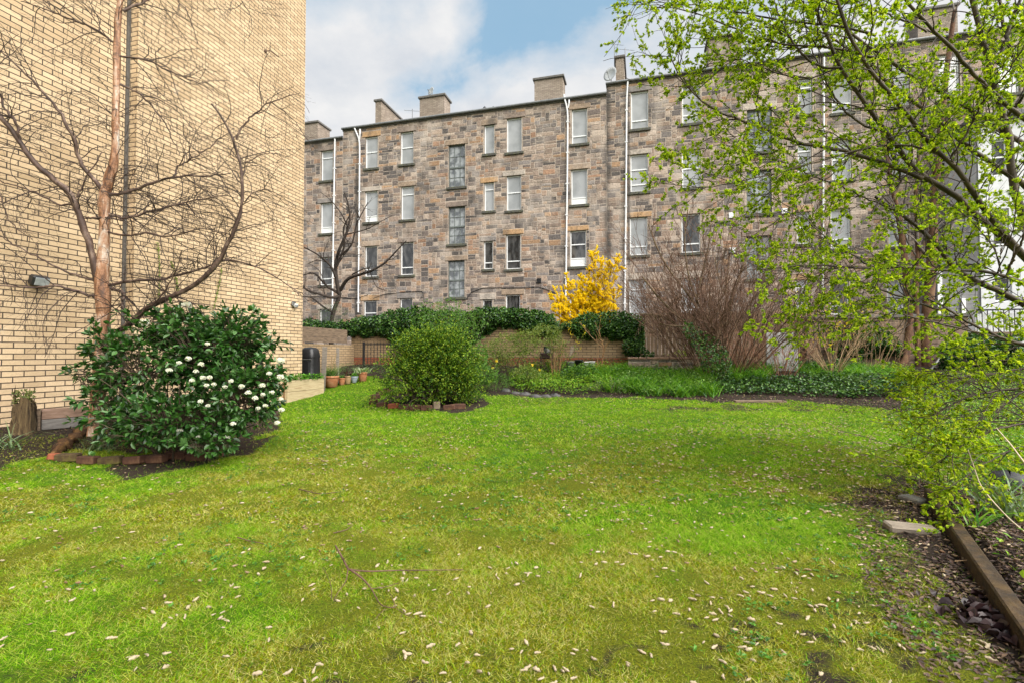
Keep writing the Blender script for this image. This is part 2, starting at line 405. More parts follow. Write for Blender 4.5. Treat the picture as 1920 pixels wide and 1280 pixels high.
# ------------------------------------------------------------------ grass blades (uncountable)
def near_pts(n, tlo, thi, ulo=-40, uhi=1960, rg=RG):
    lat = (ulo-960)/F+rg.random(n)*((uhi-ulo)/F); t = np.sqrt(rg.random(n)*(thi**2-tlo**2)+tlo**2)
    x = (lat*cos(A)-sin(A))*t; y = (lat*sin(A)+cos(A))*t
    return x, y
gm = leafmat('grass_blade', [(.03, .12, .002), (.09, .26, .003), (.17, .39, .003), (.27, .50, .006), (.48, .50, .10)], .7, .35, .1)
mm = leafmat('moss_blade', [(.045, .08, .003), (.18, .25, .004), (.24, .16, .010), (.36, .40, .010), (.60, .54, .22)], .7, .3, .1)
gb = MB()
for n, lo, hi, h, wd, sg in ((560000, 1.55, 3.4, .026, .0026, 1), (440000, 3.4, 6.0, .029, .004, 1), (260000, 6.0, 9.5, .034, .0065, 1), (130000, 9.5, 14.5, .040, .011, 1)):
    x, y = near_pts(n, lo, hi)
    s = masks(x, y); mo = mossy(x, y)
    tuft = fbm(x, y, 7, 3)
    keep = (RG.random(n) > np.clip((s-.15)*1.5, 0, .96)) & (x > -7.75) & (RG.random(n) < .5+.9*tuft)
    x, y, mo, tuft = x[keep], y[keep], mo[keep], tuft[keep]
    p = np.stack([x, y, gz(x, y)-.004], 1); ism = RG.random(len(x)) < mo*.85+.06
    hh = h*(.5+.9*RG.random(len(x)))*(.6+.9*tuft)
    blades(gb, p[~ism], hh[~ism]*1.15, wd, 1.0, .9, 0, seg=sg)
    blades(gb, p[ism], hh[ism]*.78, wd*1.1, 1.1, .8, 1, seg=sg)
tag(gb.build('grass', [gm, mm]), kind='stuff', label='short mossy lawn grass covering the whole garden floor', cat='grass')
# small lawn weeds (clover, daisy leaves)
wb = MB(); x, y = near_pts(5200, 1.6, 8); k = (masks(x, y) < .5) & (fbm(x, y, 1.6, 21) > .5) & (x > -7); x, y = x[k], y[k]
q = 6; xx = np.repeat(x, q)+RG.normal(size=len(x)*q)*.012; yy = np.repeat(y, q)+RG.normal(size=len(x)*q)*.012
p = np.stack([xx, yy, gz(xx, yy)+.012+.01*RG.random(len(xx))], 1)
d = rdir(len(p)); d[:, 2] = np.abs(d[:, 2])*.35; leaves(wb, p, unit(d), .022, .013, up=1.2)
tag(wb.build('lawn_weeds', leafmat('weed_leaf', [(.03, .10, .01), (.06, .17, .015), (.09, .24, .02)], .5, .3)), kind='stuff', label='small dark green clover and weeds scattered through the lawn', cat='weeds')
# ------------------------------------------------------------------ masonry
def brickmat(name, c1, c2, mortar, sx=.24, sy=.075, rotx=True, mort=.008, stain=None, band=None):
    m, nt, b = NM(name)
    tc = nt.nodes.new('ShaderNodeTexCoord'); s = nd(nt, 'ShaderNodeSeparateXYZ'); nt.links.new(tc.outputs['Object'], s.inputs[0])
    ax = nd(nt, 'ShaderNodeMath', operation='ADD'); nt.links.new(s.outputs[0], ax.inputs[0]); nt.links.new(s.outputs[1], ax.inputs[1])
    c = nd(nt, 'ShaderNodeCombineXYZ'); nt.links.new(ax.outputs[0], c.inputs[0]); nt.links.new(s.outputs[2], c.inputs[1])
    br = nt.nodes.new('ShaderNodeTexBrick'); nt.links.new(c.outputs[0], br.inputs[0])
    br.inputs['Scale'].default_value = 1; br.inputs['Brick Width'].default_value = sx; br.inputs['Row Height'].default_value = sy
    br.inputs['Mortar Size'].default_value = mort*.8; br.inputs['Mortar Smooth'].default_value = .25; br.inputs['Bias'].default_value = 0
    br.inputs['Color1'].default_value = (*c1, 1); br.inputs['Color2'].default_value = (*c2, 1); br.inputs['Mortar'].default_value = (*mortar, 1)
    nf = noise(nt, 55, 6, .7); nl = noise(nt, .7, 5, .6); ne = noise(nt, 1.6, 7, .65, stretch=(1, 1, .35))
    col = mixc(nt, .55, br.outputs['Color'], ramp(nt, nf, [(.3, (.72, .70, .66)), (.7, (1.18, 1.16, 1.12))]), 'MULTIPLY')
    col = mixc(nt, .8, col, ramp(nt, nl, [(.3, (.80, .77, .72)), (.55, (1.0, 1.0, 1.0)), (.72, (1.14, 1.15, 1.18))]), 'MULTIPLY')
    ef = ramp(nt, ne, [(.66, (0, 0, 0)), (.80, (.55, .55, .55))])      # lime bloom
    col = mixc(nt, ef, col, (.72, .70, .66))
    if band:      # a band of different bricks at the foot of the wall
        z0, c3 = band
        gt = nd(nt, 'ShaderNodeMath', operation='LESS_THAN'); nt.links.new(s.outputs[2], gt.inputs[0]); gt.inputs[1].default_value = z0
        rb = mixc(nt, br.outputs['Fac'], c3, mortar); rb = mixc(nt, .5, rb, ramp(nt, nf, [(.3, (.6, .6, .6)), (.7, (1.2, 1.2, 1.2))]), 'MULTIPLY')
        col = mixc(nt, gt.outputs[0], col, rb)
    nt.links.new(col, b.inputs['Base Color']); b.inputs['Roughness'].default_value = .85; b.inputs['Specular IOR Level'].default_value = .25
    iv = nd(nt, 'ShaderNodeMath', operation='MULTIPLY_ADD'); nt.links.new(br.outputs['Fac'], iv.inputs[0]); iv.inputs[1].default_value = -1; nt.links.new(nf, iv.inputs[2])
    bump(nt, b, iv.outputs[0], .8, .006)
    return m
buff = brickmat('buff_brick', (.45, .33, .205), (.60, .455, .30), (.06, .045, .035), mort=.009)
XF, XN = -7.79, -7.97
YJ = 5.885; YE = atX(566.5, 663, XF)[1]
t = thing('brick_apartment_building', (XF-.5, 6, 0), 'tall windowless gable wall of buff yellow brick filling the left side of the garden', 'building')
mb = MB(); mb.bar(-16, XF, YJ, YE, -.3, 14.0)
mb.build('wall', buff, t)
mb = MB(); mb.bar(-16, XN, -6, YJ-.002, -.3, 14.0); mb.build('wall', buff, t)['label'] = 'recessed nearer stretch of the buff brick wall'
grey_joint = simple('joint_sealant', (.05, .045, .04), (.11, .10, .09), 30, .8, .4)
mb = MB(); mb.bar(XN, XN+.022, YJ-.055, YJ-.003, -.2, 13.98); mb.build('expansion_joint', grey_joint, t)
slate = simple('roof_slate', (.08, .085, .095), (.16, .16, .17), 12, .7)
mb = MB(); mb.bar(-16.3, XF+.15, -6.2, YE+.15, 14.005, 14.15); mb.build('roof', slate, t)
# fittings on the brick wall
blackp = simple('black_plastic', (.010, .010, .011), (.022, .022, .024), 20, .35, .15)
greym = simple('weathered_metal', (.10, .10, .10), (.20, .20, .19), 20, .45, .2, metal=.6)
glassd = simple('lamp_glass', (.25, .27, .28), (.45, .47, .48), 15, .12, 0)
p = atX(66, 527, XN); t = thing('floodlight', p, 'black floodlight with pale glass fixed to the recessed buff wall behind the birch', 'floodlight')
mb = MB(); mb.box(p+np.array([.075, 0, 0]), (.11, .20, .14), 0, bev=.02, tilt=(0, .35)); mb.bar(p[0], p[0]+.03, p[1]-.05, p[1]+.05, p[2]-.05, p[2]+.07, bev=.005); mb.build('housing', blackp, t)
mb = MB(); mb.box(p+np.array([.138, 0, -.022]), (.008, .165, .105), 0, bev=.003, tilt=(0, .35)); mb.build('lens', glassd, t)
p = atX(549, 572, XF); t = thing('bulkhead_light', p, 'small grey wall lamp near the far corner of the buff brick wall', 'wall lamp')
mb = MB(); mb.bar(p[0], p[0]+.05, p[1]-.06, p[1]+.06, p[2]-.03, p[2]+.07, bev=.012); mb.build('housing', greym, t)
mb = MB(); mb.box(p+np.array([.085, 0, -.02]), (.07, .10, .09), 0, bev=.02, tilt=(0, .5)); mb.build('lens', glassd, t)
p = atX(497, 97, XF); mb = MB(); mb.tubes(np.array([p, p+[.12, 0, 0], p+[.14, .25, 0]]), np.full(3, .010), 6)
mb.box(p+np.array([.01, 0, 0]), (.02, .06, .06), bev=.004)
tag(mb.build('wall_bracket', simple('rusty_iron', (.05, .028, .018), (.12, .06, .035), 25, .7), org=p), 'small rusty iron bracket high on the buff brick wall', 'bracket')
# ------------------------------------------------------------------ tenements
YT = 27.0
def tx(u, v=400): return atY(u, v, YT)[0]
def tz(u, v): return atY(u, v, YT)[2]
WHITE = simple('white_upvc', (.74, .75, .76), (.82, .83, .84), 6, .35, .05)
def glassmat(name, c1, c2, rough=.06, scale=1.2, stretch=None):
    m, nt, b = NM(name); n = noise(nt, scale, 3, .5, stretch=stretch); nt.links.new(ramp(nt, n, [(.4, c1), (.6, c2)]), b.inputs['Base Color'])
    b.inputs['Roughness'].default_value = rough; b.inputs['Specular IOR Level'].default_value = .7; b.inputs['Coat Weight'].default_value = .5; b.inputs['Coat Roughness'].default_value = .03
    return m
G_BLIND = glassmat('window_glass_over_blind', (.27, .28, .285), (.36, .37, .38)); G_DARK = glassmat('dark_window_glass', (.022, .024, .026), (.09, .09, .09), .05, 2.2, (2.2, 1, .8))
G_STAIR = glassmat('stair_window_glass', (.10, .11, .12), (.34, .36, .37), .12, 2.6)
GREEN_W = simple('grey_green_paint', (.10, .115, .11), (.16, .18, .17), 14, .6, .2)
SILL = simple('mossy_stone_sill', (.035, .036, .032), (.085, .08, .07), 9, .9, .5, c3=(.14, .17, .06))
STONE = None
SEAM = atY(1140, 400, 27.0)[0]
def stonemat(name):
    m, nt, b = NM(name)
    at = nd(nt, 'ShaderNodeAttribute', attribute_name='tint')
    nf = noise(nt, 11, 8, .72); nl = noise(nt, .55, 6, .62, stretch=(1, 1, .55)); nb = noise(nt, .9, 5, .6)
    c = mixc(nt, .9, at.outputs['Color'], ramp(nt, nf, [(.28, (.42, .41, .40)), (.5, (.97, .96, .95)), (.74, (1.6, 1.56, 1.5))]), 'MULTIPLY')
    c = mixc(nt, ramp(nt, nl, [(.50, (0, 0, 0)), (.70, (.75, .75, .75))]), c, (.50, .43, .37))       # lime wash remains
    c = mixc(nt, ramp(nt, nb, [(.50, (0, 0, 0)), (.70, (.72, .72, .72))]), c, (.085, .076, .069))       # soot
    ge = nt.nodes.new('ShaderNodeNewGeometry'); sx = nd(nt, 'ShaderNodeSeparateXYZ'); nt.links.new(ge.outputs['Position'], sx.inputs[0])
    for xs_, wd_ in ((SEAM, .42), (SEAM-15.6, .3), (SEAM+1.1, .22)):      # soot streaks below the eaves steps and along a pipe
        a_ = nd(nt, 'ShaderNodeMath', operation='SUBTRACT'); nt.links.new(sx.outputs[0], a_.inputs[0]); a_.inputs[1].default_value = xs_
        q_ = nd(nt, 'ShaderNodeMath', operation='ABSOLUTE'); nt.links.new(a_.outputs[0], q_.inputs[0])
        r_ = nd(nt, 'ShaderNodeMapRange'); nt.links.new(q_.outputs[0], r_.inputs[0]); r_.inputs[1].default_value = 0; r_.inputs[2].default_value = wd_; r_.inputs[3].default_value = 1; r_.inputs[4].default_value = 0
        f_ = nd(nt, 'ShaderNodeMath', operation='MULTIPLY'); nt.links.new(r_.outputs[0], f_.inputs[0]); nt.links.new(nb, f_.inputs[1])
        c = mixc(nt, ramp(nt, f_.outputs[0], [(.22, (0, 0, 0)), (.48, (.75, .75, .75))]), c, (.06, .055, .052))
    nt.links.new(c, b.inputs['Base Color']); b.inputs['Roughness'].default_value = .92; b.inputs['Specular IOR Level'].default_value = .2
    bump(nt, b, nf, .9, .03); return m
STONE = stonemat('rubble_stone')
PAL = [((.27, .205, .165), 4), ((.34, .255, .20), 4.4), ((.19, .155, .14), 3.4), ((.08, .073, .072), 2.6), ((.125, .112, .11), 2.4), ((.38, .24, .145), 1.5), ((.31, .185, .12), 1.3), ((.42, .34, .28), 3.4), ((.23, .205, .195), 2.4)]
PC = np.array([c for c, _ in PAL]); PW = np.array([q for _, q in PAL]); PW = PW/PW.sum()
MORT = (.41, .345, .29)
def masonry(mb, x0, x1, z0, z1, y, openings, cell=.079, rg=RG, proud=.013):
    nx = int((x1-x0)/cell); nz = int((z1-z0)/cell); cw = (x1-x0)/nx; chh = (z1-z0)/nz
    occ = np.zeros((nz, nx), bool)
    for a, b_, c, d in openings:
        i0 = max(0, int(math.floor((a-x0)/cw+.05))); i1 = min(nx, int(math.ceil((b_-x0)/cw-.05))); j0 = max(0, int(math.floor((c-z0)/chh+.05))); j1 = min(nz, int(math.ceil((d-z0)/chh-.05)))
        occ[j0:j1, i0:i1] = True
    V = []; C = []
    for j in range(nz):
        hrow = rg.choice([2, 2, 3, 3, 4])
        i = 0
        while i < nx:
            if occ[j, i]: i += 1; continue
            run = 1
            while i+run < nx and not occ[j, i+run] and run < 9: run += 1
            hh = hrow if rg.random() < .7 else rg.integers(1, 5)
            wmax = int(rg.integers(3, 9)) if hh > 1 else int(rg.integers(3, 7)); ww = min(run, wmax)
            if run-ww in (1, 2): ww = run if ww+run-ww <= 9 else ww
            if ww == 1: hh = min(hh, 3)
            hh = min(hh, nz-j)
            while hh > 1 and occ[j:j+hh, i:i+ww].any(): hh -= 1
            occ[j:j+hh, i:i+ww] = True
            g_ = .015
            a = x0+i*cw+g_; b_ = x0+(i+ww)*cw-g_; c = z0+j*chh+g_; d = z0+(j+hh)*chh-g_
            pr = proud*(.3+rg.random()); jt = (rg.random((4, 2))-.5)*.026
            q = np.array([(a, c), (b_, c), (b_, d), (a, d)])+jt
            mid = q.mean(0); fr = mid+(q-mid)*(1-.016/np.maximum(.1, np.abs(q-mid)))
            V.append(np.concatenate([np.c_[q[:, 0], np.full(4, y), q[:, 1]], np.c_[fr[:, 0], np.full(4, y-pr), fr[:, 1]]]))
            col = (PC[rg.choice(len(PC), p=PW)]*.88+np.array([.26, .21, .175])*.12)*(.78+.42*rg.random())
            C.append(np.tile(col, (8, 1))); i += ww
    V = np.array(V); n = len(V); b0 = np.arange(n)[:, None]*8
    Fq = np.concatenate([b0+np.array([4, 5, 6, 7]), b0+np.array([0, 1, 5, 4]), b0+np.array([1, 2, 6, 5]), b0+np.array([2, 3, 7, 6]), b0+np.array([3, 0, 4, 7])])
    mb.add(V, Fq, 0, False, np.concatenate(C))
def holed(mb, x0, x1, z0, z1, y, ops, depth=.16, m=1, col=MORT):
    xs = sorted({x0, x1, *[o[0] for o in ops], *[o[1] for o in ops]}); zs = sorted({z0, z1, *[o[2] for o in ops], *[o[3] for o in ops]})
    xs = [x for x in xs if x0 <= x <= x1]; zs = [z for z in zs if z0 <= z <= z1]
    for i in range(len(xs)-1):
        for j in range(len(zs)-1):
            cx, cz = (xs[i]+xs[i+1])/2, (zs[j]+zs[j+1])/2
            if any(o[0] < cx < o[1] and o[2] < cz < o[3] for o in ops): continue
            mb.add([(xs[i], y, zs[j]), (xs[i+1], y, zs[j]), (xs[i+1], y, zs[j+1]), (xs[i], y, zs[j+1])], [[0, 1, 2, 3]], m, False, col)
    for a, b_, c, d in ops:
        for q in ([(a, y, c), (a, y, d), (a, y+depth, d), (a, y+depth, c)], [(b_, y, c), (b_, y+depth, c), (b_, y+depth, d), (b_, y, d)], [(a, y, d), (b_, y, d), (b_, y+depth, d), (a, y+depth, d)], [(a, y, c), (a, y+depth, c), (b_, y+depth, c), (b_, y, c)]):
            mb.add(q, [[0, 1, 2, 3]], m, False, (.22, .18, .15))
def window(par, a, b_, c, d, y, style):
    """frame, sashes and panes of one window; style: blind, dark, casement, panel, stair"""
    w_ = b_-a; h_ = d-c; fw = .055; y0 = y+.09
    col = GREEN_W if style == 'stair' else WHITE
    f = MB(); e = .004
    f.bar(a+e, a+fw, y0, y0+.06, c+e, d-e); f.bar(b_-fw, b_-e, y0, y0+.06, c+e, d-e)
    f.bar(a+fw+.001, b_-fw-.001, y0, y0+.06, d-fw*1.1, d-e); f.bar(a+fw+.001, b_-fw-.001, y0, y0+.06, c+e, c+fw*1.2)
    bars = []; panes = []
    if style == 'stair':
        mid = c+h_*(.47 if h_ > 1.6 else .5)
        f.bar(a+fw, b_-fw, y0-.012, y0+.07, mid-.04, mid+.04)
        for k in (1, 2):
            x = a+w_*k/3; f.bar(x-.014, x+.014, y0+.012, y0+.05, c+fw, d-fw)
        for lo, hi, nn in ((c+fw, mid-.04, 2), (mid+.04, d-fw, 2)):
            for k in range(1, nn): z = lo+(hi-lo)*k/nn; f.bar(a+fw, b_-fw, y0+.014, y0+.048, z-.013, z+.013)
        panes = [(c+fw, d-fw)]
    elif style in ('blind', 'dark'):      # fixed light above a shallow hopper
        z = c+h_*.235; bars = [z]
    elif style in ('sash', 'sashdark'): bars = [c+h_*.52]
    elif style in ('top', 'topdark'): bars = [c+h_*.76]
    elif style == 'panel':
        z = c+h_*.23; f.bar(a+fw, b_-fw, y0+.02, y0+.05, c+fw*1.2, z); bars = [z, c+h_*.62]
    elif style == 'hop2': bars = [c+h_*.2, c+h_*.6]
    elif style == 'lowpanel':
        z = c+h_*.2; f.bar(a+fw, b_-fw, y0+.02, y0+.05, c+fw*1.2, z); bars = [z]
    for z in bars: f.bar(a+fw+.001, b_-fw-.001, y0-.004, y0+.055, z-.03, z+.03)
    fo = f.build('window', col, par)
    pn = MB(); pn.bar(a+fw*.6, b_-fw*.6, y0+.040, y0+.046, c+fw*.6, d-fw*.6)
    g_ = G_STAIR if style == 'stair' else (G_DARK if style in ('dark', 'sashdark', 'topdark', 'plaindark') or style == 'panel' else G_BLIND)
    pn.build('pane', g_, fo)
    return fo
TILE = simple('lead_gutter', (.11, .115, .12), (.21, .215, .22), 5, .5, .1)
HARL = brickmat('chimney_brick', (.25, .20, .165), (.36, .30, .25), (.17, .145, .125), mort=.012)
COPE = simple('stone_cope', (.09, .085, .08), (.16, .15, .14), 9, .9, .4)
PIPE = simple('white_drainpipe', (.60, .60, .61), (.74, .74, .75), 4, .5, .1)
def tenement(label, u0, u1, ve, wins, pipes, chim, backdepth=10, zb=.6, extra=None):
    x0 = tx(u0) if u0 > -900 else u0; x1 = tx(u1); um, vm = ve; ze = tz(um, vm)
    t = thing('tenement_building', ((x0+x1)/2, YT, zb), label, 'building')
    ops = []; occ = []
    W = MB()
    lints = []; sills = []
    for (a, c, b_, d, st) in wins:
        vmid = (c+d)/2
        xa = tx(a, vmid); xb = tx(b_, vmid); um_ = (a+b_)/2; zt = tz(um_, c); zb_ = tz(um_, d)
        ops.append((xa, xb, zb_, zt)); occ += [(xa, xb, zb_, zt)]
        lh = .26+.08*RG.random(); lw = .14+.1*RG.random()
        if zt+lh < ze-.05:
            lc = np.array([(.33, .25, .185), (.42, .27, .15), (.42, .37, .32), (.24, .19, .16), (.22, .20, .19)][int(RG.integers(5))])
            lint = MB(); lints.append(lint); lint.box(((xa+xb)/2, YT-.008, zt+lh/2+.004), (xb-xa+2*lw, .07, lh-.01), bev=.012, col=lc); occ.append((xa-lw, xb+lw, zt, zt+lh))
        sill = MB(); sills.append(sill); sill.bar(xa-.13, xb+.13, YT-.10, YT+.09, zb_-.15, zb_-.002, bev=.012); occ.append((xa-.13, xb+.13, zb_-.15, zb_))
    holed(W, x0, x1, zb, ze-.05, YT, ops)
    masonry(W, x0+.01, x1-.01, zb, ze-.06, YT, occ)
    W.bar(x0+.001, x0+.2, YT+.17, YT+backdepth, zb, ze-.06, 1, col=MORT); W.bar(x1-.2, x1-.001, YT+.17, YT+backdepth, zb, ze-.06, 1, col=MORT); W.bar(x0+.2, x1-.2, YT+.35, YT+.45, zb, ze-.06, 1, col=(.05, .05, .05))
    W.build('wall', [STONE, STONE], t)
    for q in lints: q.build('lintel', STONE, t)
    for (a, b_, c, d), wn, q in zip(ops, wins, sills): q.build('sill', SILL, window(t, a, b_, c, d, YT, wn[4]))
    g_ = MB(); g_.bar(x0-.02, x1+.02, YT-.06, YT+.2, ze-.058, ze+.03, col=(.35, .35, .35)); g_.build('eaves_course', COPE, t)
    g_ = MB(); g_.tubes(np.array([(x, YT-.13, ze+.07) for x in np.linspace(x0-.03, x1+.03, 12)]), np.full(12, .075), 8); g_.build('gutter', TILE, t)
    r = MB(); r.add([(x0, YT-.05, ze+.06), (x1, YT-.05, ze+.06), (x1, YT+5, ze+2.6), (x0, YT+5, ze+2.6), (x0, YT+10, ze+.06), (x1, YT+10, ze+.06)], [[0, 1, 2, 3], [3, 2, 5, 4]])
    r.add([(x0, YT-.05, ze+.06), (x0, YT+5, ze+2.6), (x0, YT+10, ze+.06)], [[0, 1, 2]]); r.add([(x1, YT-.05, ze+.06), (x1, YT+10, ze+.06), (x1, YT+5, ze+2.6)], [[0, 1, 2]])
    ro = r.build('roof', slate, t)
    for k in chim:
        kind, a, b_, vt, vb, lnn, yo = k
        q = YT+yo; xa = atY(a, vt, q)[0]; xb = atY(b_, vt, q)[0]; zt = atY((a+b_)/2, vt, q)[2]; z0 = ze-.1
        cm = MB(); cm.bar(xa, xb, q, q+lnn, z0, zt-.14, col=(.9, .86, .82)); co_ = cm.build('chimney', HARL, t)
        cp = MB(); cp.bar(xa-.09, xb+.09, q-.09, q+lnn+.09, zt-.138, zt, bev=.02); cp.build('cope', COPE, co_)
    for pp in pipes:
        pts = []
        for (u, v, yo) in pp:
            pts.append(atY(u, v, YT-yo))
        P_ = smoothpath(pts, 40) if len(pts) > 2 else resample(pts, 10)
        pm = MB(); pm.tubes(P_, np.full(len(P_), .048), 8)
        z = pts[-1][2]+.6
        while z < pts[0][2]-1:
            i = np.argmin(abs(P_[:, 2]-z)); c_ = P_[i]; pm.bar(c_[0]-.075, c_[0]+.075, c_[1]-.055, YT-.0, z-.03, z+.03); z += 1.75
        pm.build('drainpipe', PIPE, t)
    return t, x0, x1, ze
B, D, SA, TO, TD, PN, LP, ST, SD = 'blind', 'dark', 'sash', 'top', 'topdark', 'panel', 'lowpanel', 'stair', 'sashdark'
tenement('left end of the stone tenement, eaves a step lower, half hidden by buff brick wall', 470, 642, (600, 266.5),
    [(602, 283, 624, 339, TO), (601, 381, 623, 438, LP), (600, 483, 622, 535, D), (599, 580, 620, 625, D), (540, 293, 562, 347, TO), (540, 388, 562, 442, D)],
    [[(628, 258, .12), (628, 270, .16), (627.5, 283, .10), (625, 440, .10), (623, 590, .10)]],
    [('c', 562, 596, 229, 262, 1.3, 1.0)])
t2 = tenement('long middle block of the rubble stone tenement with grey barred stair windows', 642.2, 1138, (890, 212.5),
    [(685, 257, 708, 316, SA), (684, 359, 708, 417, LP), (684, 462, 707, 519, D), (682, 564, 706, 612, SD),
     (751, 248, 775, 308, SA), (752, 350, 776, 412, TO), (751, 455, 775, 516, D), (750, 560, 773, 606, SD),
     (841, 272, 872, 351, ST), (841, 388, 872, 458, ST), (840, 489, 871, 558, ST),
     (908, 235, 926.5, 289, 'plain'), (908, 343, 926, 396, TO), (907, 453, 924, 505, D), (905, 562, 923, 600, SD),
     (950, 222, 978, 286, 'plain'), (950, 330, 977, 395, SA), (949, 440, 976, 505, D), (948, 553, 975, 605, 'plaindark'),
     (1072, 205, 1101, 270, B), (1071, 318, 1101, 384, LP), (1069, 433, 1099, 500, PN), (1068, 560, 1097, 615, TO)],
    [[(664, 238, .12), (665, 247, .16), (673, 255, .16), (674.5, 262, .10), (673.5, 400, .10), (671.5, 586, .10)], [(675, 243, .12), (675, 250, .16), (674, 262, .12)],
     [(1057, 178, .12), (1057.5, 190, .16), (1064, 198, .16), (1064.5, 210, .10), (1063.5, 330, .10), (1061, 520, .10), (1060, 600, .10)], [(1067, 188, .12), (1067, 193, .16), (1065, 203, .12)]],
    [('w', 704, 715, 187, 235, 3.2, .6), ('c', 787, 833, 179, 222, 1.0, 1.2), ('c', 1002, 1055, 144, 195, .9, .9)])
t3 = tenement('right part of the stone tenement behind the budding tree, its eaves a step higher', 1138.2, 2060, (1300, 139),
    [(1183, 172, 1215.5, 242, B), (1182, 290, 1215, 360, 'hop2'), (1181, 408, 1214, 479, B), (1180, 525, 1212, 600, TO),
     (1279, 160, 1313, 232, B), (1279, 282, 1314, 352, SA), (1278, 402, 1313, 474, D), (1278, 522, 1312, 590, LP),
     (1401, 205, 1448, 285, ST), (1400, 320, 1447, 401, ST), (1400, 443, 1447, 523, ST),
     (1497, 148, 1523, 215, TO), (1496, 270, 1522, 325, TO), (1494, 398, 1518, 458, SA), (1492, 525, 1516, 585, TO),
     (1560, 135, 1597, 212, B), (1560, 262, 1597, 338, SA), (1558, 392, 1595, 466, B), (1556, 520, 1592, 590, D),
     (1668, 118, 1706, 200, B), (1668, 250, 1706, 330, TO), (1666, 385, 1704, 462, SA), (1664, 525, 1700, 592, B),
     (1760, 102, 1800, 188, TO), (1760, 240, 1800, 322, D), (1758, 380, 1798, 460, B), (1870, 88, 1912, 176, B), (1870, 230, 1912, 316, SA)],
    [[(1177, 152, .12), (1177, 163, .16), (1175, 172, .10), (1173.5, 380, .10), (1171, 590, .10)], [(1545, 108, .12), (1545, 118, .16), (1544, 300, .10), (1542, 600, .10)]],
    [('w', 1154.5, 1169.5, 105, 157, 2.4, .5), ('c', 1328, 1390, 66, 128, 1.1, 1.0), ('c', 1720, 1795, 12, 80, 1.1, 1.2)])
# dark seam and old flashing between the two blocks
SOOT = simple('soot_stained_stone', (.05, .046, .044), (.10, .09, .085), 6, .95, .6, .02)
# rooftop things
def dish(u, v, Yd, rad, face, label, polelen=.5):
    c = atY(u, v, Yd); t = thing('satellite_dish', c-np.array([0, 0, polelen]), label, 'satellite dish')
    nrm = unit(np.array(face, float)); s = unit(np.cross(nrm, [0, 0, 1.])); q = np.cross(s, nrm)
    mb = MB(); a = np.arange(22)*2*pi/22; V = []
    for off in (0, .012):
        for rr in (0.05, .35, .7, 1.0):
            for k in a: V.append(c+rad*rr*(cos(k)*s*.93+sin(k)*q)+nrm*(rad*.22*rr*rr-off))
    i = np.arange(8*22).reshape(8, 22)
    Q = np.concatenate([np.stack([i[r0], np.roll(i[r0], -1), np.roll(i[r1], -1), i[r1]], -1) for r0, r1 in ((0, 1), (1, 2), (2, 3), (4, 5), (5, 6), (6, 7), (3, 7))])
    mb.add(V, Q, 0, True); mb.add([V[k] for k in range(22)], [list(range(22))], 0)
    mb.build('reflector', DISH, t)
    ar = MB(); lnb = c+nrm*rad*1.0-np.array([0, 0, rad*.25]); low = c-q*rad*.9
    ar.tubes(np.array([low, (low+lnb)/2-[0, 0, .03], lnb]), np.full(3, .012), 6); ar.box(lnb, (.07, .07, .07), bev=.015); ar.build('receiver_arm', greym, t)
    pl = MB(); b0 = c-nrm*.06; pl.tubes(np.array([b0, b0-[0, 0, polelen*.5], b0-[0, 0, polelen]]), np.full(3, .025), 8); pl.build('pole', greym, t)
DISH = simple('grey_dish_paint', (.34, .35, .36), (.46, .47, .48), 5, .5, .1)
dish(809, 172, YT+1.3, .27, (-.5, -1, .25), 'small grey satellite dish on top of the wide middle chimney', .35)
dish(1145, 141, YT+.4, .42, (-.45, -1, .2), 'large grey satellite dish beside the tall narrow chimney at the eaves step', .65)
def aerial(u, v0, v1, Yd, label, n=6, w_=.5, rot=.4):
    b0 = atY(u, v1, Yd); tp = atY(u, v0, Yd); mb = MB(); mb.tubes(np.array([b0, (b0+tp)/2, tp]), np.full(3, .018), 5)
    d = np.array([cos(rot), sin(rot), 0]); s = np.array([-sin(rot), cos(rot), .0])
    c = tp-np.array([0, 0, .12]); mb.tubes(np.array([c-d*w_, c, c+d*w_]), np.full(3, .012), 4)
    for k in np.linspace(-1, 1, n): q = c+d*w_*k; mb.tubes(np.array([q-s*.16-[0, 0, .1], q, q+s*.16+[0, 0, .1]]), np.full(3, .008), 4)
    tag(mb.build('tv_aerial', greym, org=b0), label, 'aerial')
aerial(773, 205, 236, YT+1.6, 'thin television aerial between the two left chimneys of the middle block')
aerial(1152, 80, 128, YT+.9, 'tall thin television aerial rising beside the large satellite dish')
aerial(1172, 90, 108, YT+1.6, 'small aerial standing on top of the tall narrow chimney')
for u, lb in ((909, 'left of two small dark flue cowls on the middle eaves'), (925, 'right of two small dark flue cowls on the middle eaves')):
    b0 = atY(u, 212, YT+.5); mb = MB(); mb.lathe(b0-[0, 0, .4], [(.05, 0), (.05, .55), (.12, .58), (.12, .68), (.03, .78)], 10); tag(mb.build('flue_cowl', blackp, org=b0), lb, 'flue', 'flue cowls on the eaves')
def wallwire(pts, label, r=.018, mat=blackp):
    P_ = smoothpath([atY(u, v, YT-.04) for u, v in pts], 40); mb = MB(); mb.tubes(P_, np.full(len(P_), r), 5)
    tag(mb.build('wall_cable', mat, org=P_[0]), label, 'cable')
wallwire([(700, 560), (720, 552), (760, 548), (793, 546), (795, 566)], 'black cable looping along the tenement above the two left ground floor windows')
wallwire([(876, 562), (880, 550), (905, 540), (990, 540), (1010, 538), (1030, 545), (1046, 552)], 'black cable sagging across the tenement towards the yellow forsythia')
wallwire([(570, 556), (640, 558), (670, 560), (690, 553)], 'dark cable crossing the wall behind the small bare tree')
